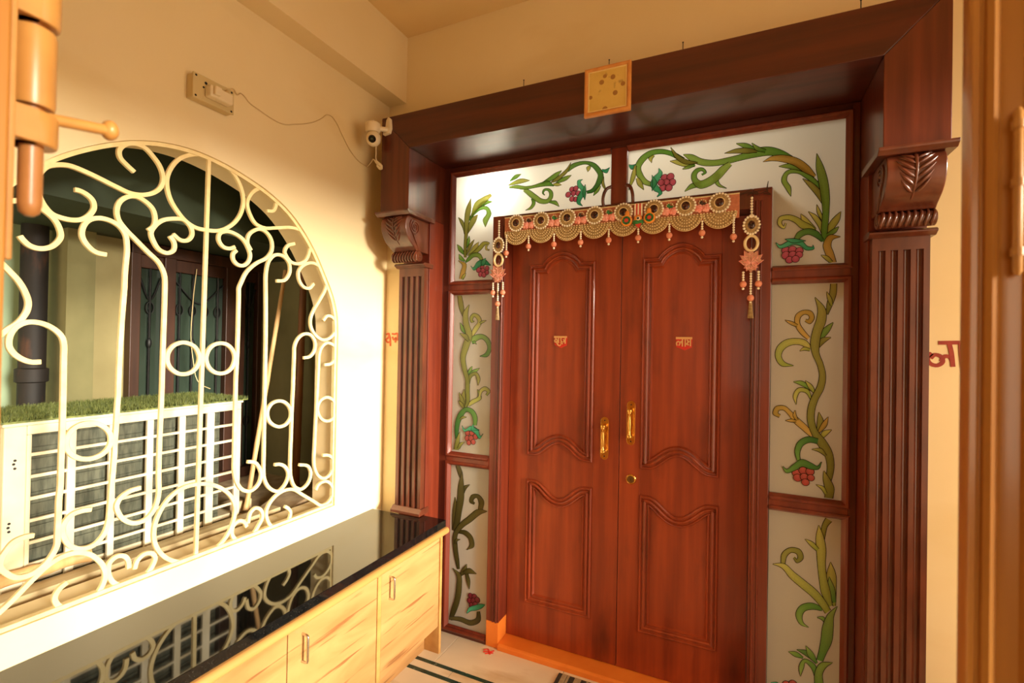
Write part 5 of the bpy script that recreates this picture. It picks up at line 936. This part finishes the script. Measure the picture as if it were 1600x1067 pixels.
# ------------------------------------------------------------------ lettered plaques and painted words
def strokes(name, lines, w, d, m_, parent, plane_y, org=None, cap=True):
    mb_ = MB()
    for si, ln in enumerate(lines): mb_.flatbar(smooth_path(ln, n=4) if len(ln) > 2 else ln, w, d, 'y', plane_y-0.0003*si)
    return mb_.build(name, m_, parent, org=org)
def glyph_lines(kind, x, z, w, h):
    G_ = {'shubh': [[(0,1),(1,1)], [(.08,.85),(.25,.62),(.08,.45),(.02,.62),(.14,.75)], [(.34,.98),(.36,.35)], [(.36,.55),(.22,.42),(.30,.2),(.45,.12),(.56,.25)], [(.55,.9),(.58,.55),(.75,.48),(.82,.62),(.7,.75)], [(.9,.98),(.9,.3)], [(.6,.55),(.55,.38),(.72,.3)]],
          'labh': [[(0,1),(1,1)], [(.05,.30),(.02,.55),(.14,.68),(.24,.5),(.16,.3)], [(.22,.5),(.32,.68),(.38,.5)], [(.40,.98),(.40,.22)], [(.58,.98),(.58,.22)], [(.7,.85),(.78,.62),(.66,.45),(.82,.38)], [(.92,.98),(.92,.25)], [(.72,.62),(.86,.7)]]}[kind]
    return [[(x+a*w, z+b*h) for a, b in ln] for ln in G_]
for kind, x, z, w, h, lb in (('shubh', -0.832, 1.538, 0.064, 0.050, 'small red and gold plaque with Bengali lettering on the left door leaf'), ('labh', -0.246, 1.538, 0.066, 0.050, 'small red and gold plaque with Bengali lettering on the right door leaf')):
    pq = thing('lettered_plaque', (x+w/2, 2.294, z), lb, 'plaque')
    MB().prism([(x-0.002,z+h+0.003),(x+w+0.002,z+h+0.003),(x+w+0.001,z+0.008),(x+w*0.55,z-0.006),(x+0.001,z+0.008)], 2.2915, 2.295, 'y').build('backing_plate', 'plaque_red', pq)
    strokes('lettering', glyph_lines(kind, x, z, w, h), 0.0055, 0.003, 'plaque_gold', pq, 2.290)
    box('top_strip', 'plaque_gold', pq, x-0.002, x+w+0.002, 2.288, 2.2915, z+h-0.006, z+h+0.004)
wl_ = [[(0.605,1.540),(0.594,1.525),(0.600,1.505),(0.620,1.498),(0.634,1.510),(0.630,1.528),(0.612,1.534),(0.602,1.522)], [(0.630,1.512),(0.640,1.530),(0.652,1.528),(0.660,1.512)],
       [(0.622,1.575),(0.735,1.578)], [(0.650,1.576),(0.656,1.545),(0.661,1.495)], [(0.680,1.576),(0.682,1.540),(0.687,1.492)], [(0.702,1.565),(0.722,1.552),(0.700,1.535),(0.724,1.518),(0.706,1.506)], [(0.745,1.578),(0.747,1.50)]]
tag(strokes('painted_word', wl_, 0.0125, 0.002, 'red_paint', None, YB-0.001), 'red Bengali word painted on the plaster right of the door surround', 'lettering')
wr_ = [[(-1.735,1.588),(-1.715,1.592),(-1.72,1.57),(-1.735,1.56),(-1.722,1.545),(-1.706,1.55)], [(-1.716,1.592),(-1.708,1.57),(-1.704,1.525)], [(-1.695,1.592),(-1.676,1.590),(-1.662,1.594),(-1.648,1.588)], [(-1.692,1.575),(-1.680,1.56),(-1.668,1.57),(-1.672,1.545)], [(-1.655,1.592),(-1.654,1.555)]]
tag(strokes('painted_word', wr_, 0.010, 0.002, 'faded_red', None, YB-0.001), 'faded red Bengali word painted on the plaster left of the door surround', 'lettering')
fm = [[(-1.135,2.160),(-1.118,2.176),(-1.100,2.160),(-1.085,2.178)], [(-1.13,2.146),(-1.11,2.160),(-1.09,2.144)], [(-1.115,2.138),(-1.098,2.152),(-1.080,2.160)]]
mb = MB()
for ln in fm: mb.tube([(a, b, 0.001) for a, b in smooth_path(ln, n=3)], 0.0035, 5)
tag(mb.build('red_floor_mark', 'plaque_red', None), 'small red paint mark on the floor beside the orange threshold', 'paint mark')

# ------------------------------------------------------------------ picture, nails, camera, socket
pf = thing('picture_frame', (-0.477, 1.876, 2.468), 'small square framed faded print hung on the wooden header', 'picture')
fx0, fx1, fz0, fz1 = -0.570, -0.384, 2.468, 2.662
MB().moulding([(fx0,fz0),(fx1,fz0),(fx1,fz1),(fx0,fz1)], [(0.0,-0.014),(0.0,0.0),(0.003,0.004),(0.009,0.005),(0.014,0.002),(0.016,-0.002)], 1.874).build('frame', 'picture_frame', pf, smooth=30)
MB().moulding([(fx0+.0155,fz0+.0155),(fx1-.0155,fz0+.0155),(fx1-.0155,fz1-.0155),(fx0+.0155,fz1-.0155)], [(0.0,-0.003),(0.0,0.0008),(0.004,0.0008),(0.0045,-0.003)], 1.874).build('slip', 'frame_slip', pf)
box('print', 'old_print', pf, fx0+.012, fx1-.012, 1.876, 1.879, fz0+.012, fz1-.012)
mb = MB()
for (a, b, r) in ((-.50,2.598,.010),(-.455,2.61,.010),(-.487,2.62,.008),(-.445,2.545,.010),(-.485,2.488,.011),(-.415,2.575,.009),(-.545,2.545,.008)):
    mb.lathe([(r,0.0),(r,-0.0006)], (a, 1.876, b), 'y', 9)
mb.build('printed_flowers', 'faded_flower', pf)['kind'] = 'stuff'
for x, lb in ((-0.852,'thin nail standing on the header left of the framed print'),(-0.196,'thin nail standing on the header right of the framed print'),(0.358,'thin nail standing near the right end of the header'),(-0.477,'short nail above the framed print')):
    tag(MB().lathe([(0.0016,0.0),(0.0016,0.030),(0.003,0.031),(0.003,0.033)], (x, 1.90, ZT), 'z', 8).build('nail', 'iron_black', None, smooth=40, org=(x, 1.90, ZT)), lb, 'nail', 'nails on the header')
# security camera
cc = thing('security_camera', (-1.60, 1.85, 2.50), 'white dome security camera bracketed to the top left of the surround', 'security camera')
cX, cY, cZ = -1.622, 1.826, 2.590
MB().lathe([(0.012,0.024),(0.012,0.030),(0.006,0.034),(0.006,0.040)][::-1], (cX, cY, cZ), 'z', 14).build('top_knob', 'white_plastic', cc, smooth=40)
MB().lathe([(0.030,-0.022),(0.036,-0.014),(0.0375,0.010),(0.036,0.020),(0.030,0.025)], (cX, cY, cZ), 'z', 24).build('mount_base', 'white_plastic', cc, smooth=40)
MB().prism([(-1.598,2.57),(-1.560,2.575),(-1.552,2.60),(-1.556,2.645),(-1.566,2.655),(-1.578,2.640),(-1.584,2.602),(-1.598,2.605)], 1.868, 1.888, 'y').build('bracket_plate', 'white_plastic', cc, bevel=0.003)
MB().tube([(-1.596,1.836,2.588),(-1.572,1.872,2.592)], 0.012, 10).build('bracket_arm', 'white_plastic', cc, smooth=40)
hd = MB().ball((cX+0.004, cY, 2.538), 0.0355, 20, 12, (1, 1, 1.06)).build('camera_head', 'white_plastic', cc, smooth=80)
v = Vector((0-cX, 0-cY, 1.54-2.55)).normalized(); v = Vector((0.42, -0.80, -0.42)).normalized(); c0 = Vector((cX+0.004, cY, 2.538))
fc = MB(); e1 = v.cross(Vector((0,0,1))).normalized(); e2 = e1.cross(v)
def disc(c, n_, r, dpt, seg=20):
    m_ = MB(); a1 = n_.cross(Vector((0,0,1))).normalized(); a2 = a1.cross(n_)
    vs = [c+(a1*math.cos(2*PI*k/seg)+a2*math.sin(2*PI*k/seg))*r for k in range(seg)] + [c+n_*dpt+(a1*math.cos(2*PI*k/seg)+a2*math.sin(2*PI*k/seg))*r*0.8 for k in range(seg)]
    return m_.add(vs, [tuple(range(seg))[::-1], tuple(range(seg, 2*seg))] + [(k, (k+1) % seg, seg+(k+1) % seg, seg+k) for k in range(seg)])
disc(c0+v*0.0305, v, 0.0185, 0.0065).build('lens_face', 'lens_black', cc, smooth=30)
disc(c0+v*0.0365, v, 0.006, 0.0015).build('lens_glass', 'dark_glass', cc, smooth=30)
# cable bundle under the camera and wire over to the socket
m_ = MB().tube(smooth_path([(cX+0.004,cY+0.02,2.510),(cX-0.004,cY+0.03,2.48),(cX-0.012,cY+0.04,2.455),(cX-0.002,cY+0.05,2.432),(cX+0.010,cY+0.055,2.420)], n=4), 0.0022, 6)
for k in range(4):
    o_ = 0.004*k; m_.tube(smooth_path([(cX-0.040+o_,cY+0.05,2.462-o_),(cX-0.02,cY+0.045,2.452-o_),(cX+0.006,cY+0.05,2.434-o_),(cX+0.016,cY+0.055,2.420-o_),(cX+0.004,cY+0.055,2.417-o_),(cX-0.016,cY+0.05,2.436-o_)], n=4), 0.0020, 6)
m_.tube(smooth_path([(-1.737,1.92,2.45),(-1.70,1.90,2.455),(cX-0.04,cY+0.05,2.462)], n=4), 0.0020, 6)
m_.build('cable_bundle', 'white_plastic', cc, smooth=60)
wr = smooth_path([(1.132,2.446),(1.160,2.474),(1.185,2.488),(1.205,2.478),(1.218,2.490),(1.235,2.486),(1.250,2.474),(1.30,2.462),(1.36,2.452),(1.405,2.452),(1.47,2.478),(1.537,2.511),(1.58,2.538),(1.62,2.572),(1.645,2.598),(1.675,2.602),(1.70,2.588),(1.74,2.545),(1.80,2.485),(1.86,2.455),(1.92,2.45)], n=4)
tag(MB().tube([(XL+0.004+(0.03 if i < 3 else 0.02*max(0, 1-(i-3)/8) if i < 11 else 0), a, b) for i, (a, b) in enumerate(wr)], 0.0021, 6).build('camera_wire', 'cord', None, smooth=60), 'thin slack wire running along the wall from socket to camera', 'wire')
sb = thing('socket_box', (XL, 1.095, 2.36), 'cream surface socket box with a plugged-in white adapter above the arch', 'socket')
Ms = Matrix.Rotation(math.radians(0), 4, 'X')
MB().box(XL, XL+0.034, 1.020, 1.165, 2.378, 2.462).build('back_box', 'ivory_plastic', sb, bevel=0.004)
MB().box(XL+0.034, XL+0.041, 1.018, 1.167, 2.376, 2.464).build('face_plate', 'ivory_plastic', sb, bevel=0.002)
for (y_, z_) in ((1.028,2.455),(1.157,2.455),(1.028,2.385),(1.157,2.385)): MB().lathe([(0.004,0.0),(0.003,0.0012)], (XL+0.041, y_, z_), 'x', 8).build('screw', 'black_gap', sb)
MB().lathe([(0.005,0.0),(0.005,0.001)], (XL+0.041, 1.062, 2.442), 'x', 10).build('pin_hole', 'black_gap', sb)
for y_ in (1.054, 1.070): MB().lathe([(0.0035,0.0),(0.0035,0.001)], (XL+0.041, y_, 2.424), 'x', 10).build('pin_hole', 'black_gap', sb)
ad = MB().box(XL+0.041, XL+0.075, 1.058, 1.142, 2.392, 2.432).build('adapter', 'white_plastic', sb, bevel=0.006, seg=3)
MB().box(XL+0.075, XL+0.090, 1.066, 1.090, 2.398, 2.428).build('adapter_block', 'white_plastic', ad, bevel=0.004)
MB().tube([(XL+0.066, 1.118, 2.42), (XL+0.060, 1.128, 2.442), (XL+0.040, 1.134, 2.446)], 0.006, 8).build('usb_plug', 'cord', ad, smooth=60)

# ------------------------------------------------------------------ doormat
dm = thing('doormat', (-0.40, 1.95, 0.0), 'dark doormat with beige stripes on the floor before the threshold', 'doormat')
box('mat_base', 'mat_dark', dm, -0.735, 0.08, 1.70, 2.165, 0.0005, 0.007, bevel=0.002)
for x in (-0.715,-0.690,-0.655,-0.635,-0.600):
    box('mat_stripe', 'mat_beige', dm, x, x+0.010+0.012*((x*1000) % 3 > 1), 1.702, 2.163, 0.0068, 0.0085)

# ------------------------------------------------------------------ the entrance gate leaves the photographer looks between
gl = thing('gate_leaf', (-0.80, 0.15, 0), 'cream-orange painted gate leaf edge at the far left with a tower bolt', 'gate')
box('stile', 'gate_paint', gl, -0.66, -0.512, 0.130, 0.170, 0.01, 2.38, bevel=0.002)
box('panel', 'gate_paint', gl, -1.10, -0.66, 0.140, 0.160, 0.01, 2.38)
bx_, by_ = -0.532, 0.190
tb = MB().box(bx_-0.022, bx_+0.019, 0.170, 0.174, 1.60, 1.98).build('bolt_plate', 'bolt_paint', gl, bevel=0.001)
MB().lathe([(0.003,0.0),(0.0065,0.003),(0.0078,0.010),(0.0078,0.36)], (bx_, by_, 1.640), 'z', 16).build('bolt_rod', 'bolt_rod', gl, smooth=40)
MB().lathe([(0.0138,0.0),(0.0146,0.004),(0.0146,0.060),(0.0138,0.064)], (bx_, by_, 1.730), 'z', 20).build('bolt_sleeve', 'bolt_paint', gl, smooth=40)
for (z0, z1, r) in ((1.698,1.7255,0.0165),(1.7985,1.85,0.0165)):
    m_ = MB().lathe([(r-0.001,0.0),(r,0.003),(r,z1-z0-0.003),(r-0.001,z1-z0)], (bx_, by_, z0), 'z', 20)
    m_.box(bx_-r, bx_+r, 0.171, by_, z0, z1).build('bolt_keeper', 'bolt_paint', gl, smooth=40, bevel=0.001)
hl = MB().tube([(bx_+0.006, by_+0.008, 1.7235), (bx_-0.001, by_+0.053, 1.7335)], 0.0050, 12).build('bolt_lever', 'bolt_paint', gl, smooth=60)
MB().ball((bx_-0.001, by_+0.055, 1.734), 0.0085, 12, 8, (1, 0.8, 1.1)).build('lever_knob', 'bolt_paint', gl, smooth=60)
# right leaf, swung open, its moulded closing edge towards the camera
gr2 = thing('gate_leaf', (0.65, 0.42, 0), 'glossy tan painted gate leaf standing ajar at the right edge', 'gate')
A = Vector((0.1678, 0.500)); u = Vector((0.986, -0.167)); nn = Vector((-0.167, -0.986))
prof = [(0.0,-0.036),(0.0,-0.002),(0.001,0.0),(0.0045,0.0),(0.0055,-0.0025),(0.0075,-0.003),(0.009,0.0),(0.013,0.0015),(0.016,0.0),(0.0175,-0.004),(0.020,-0.005),(0.030,-0.004),(0.034,0.002),(0.050,0.003),(0.09,0.003),(0.09,-0.036)]
pts = [A+u*s+nn*h for s, h in prof]
MB().prism([(p.x, p.y) for p in pts], 0.01, 2.38, 'z').build('stile', 'gate_paint', gr2, smooth=30)
p0 = A+u*0.09; p1 = A+u*0.98
MB().prism([(p0.x, p0.y), (p1.x, p1.y), (p1-nn*0.02)[:], ((p0-nn*0.02).x, (p0-nn*0.02).y)], 0.01, 2.38, 'z').build('panel', 'gate_paint', gr2)
rc = A+u*0.026+nn*0.004
MB().lathe([(0.0012,0.0),(0.003,0.003),(0.003,0.125),(0.0012,0.128)], (rc.x, rc.y, 1.60), 'z', 12).build('bolt_rod', 'bolt_paint', gr2, smooth=50)
for zz in (1.615, 1.668, 1.712): MB().lathe([(0.0042,0.0),(0.0042,0.006)], (rc.x, rc.y, zz), 'z', 12).build('bolt_keeper', 'bolt_paint', gr2, smooth=40)

# ------------------------------------------------------------------ lamp in the inner room glowing through the upper glass
lp = thing('wall_lamp', (-1.17, 2.36, 2.30), 'glowing bulb shining through the upper left glass pane', 'lamp')
bulb_ = MB().ball((-1.175, 2.315, 2.365), 0.028, 14, 10).build('bulb', 'felt_white', lp, smooth=80)
em = bpy.data.materials.new('bulb_glow'); em.use_nodes = True
em.node_tree.nodes['Principled BSDF'].inputs['Emission Color'].default_value = (1, 0.95, 0.85, 1); em.node_tree.nodes['Principled BSDF'].inputs['Emission Strength'].default_value = 300
bulb_.data.materials[0] = em
MB().lathe([(0.016,0.024),(0.016,0.06),(0.006,0.07)], (-1.175, 2.315, 2.365), 'z', 14).build('holder', 'white_plastic', lp, smooth=40)
MB().tube([(-1.175,2.315,2.43),(-1.175,2.315,2.62)], 0.004, 6).build('flex', 'white_plastic', lp)
tl = bpy.data.lights.new('inner_room_light', 'POINT'); tl.energy = 34; tl.color = (1, 0.96, 0.88); tl.shadow_soft_size = 0.15
tlo = bpy.data.objects.new('inner_room_light', tl); COL.objects.link(tlo); tlo.location = (-0.5, 2.8, 2.8)
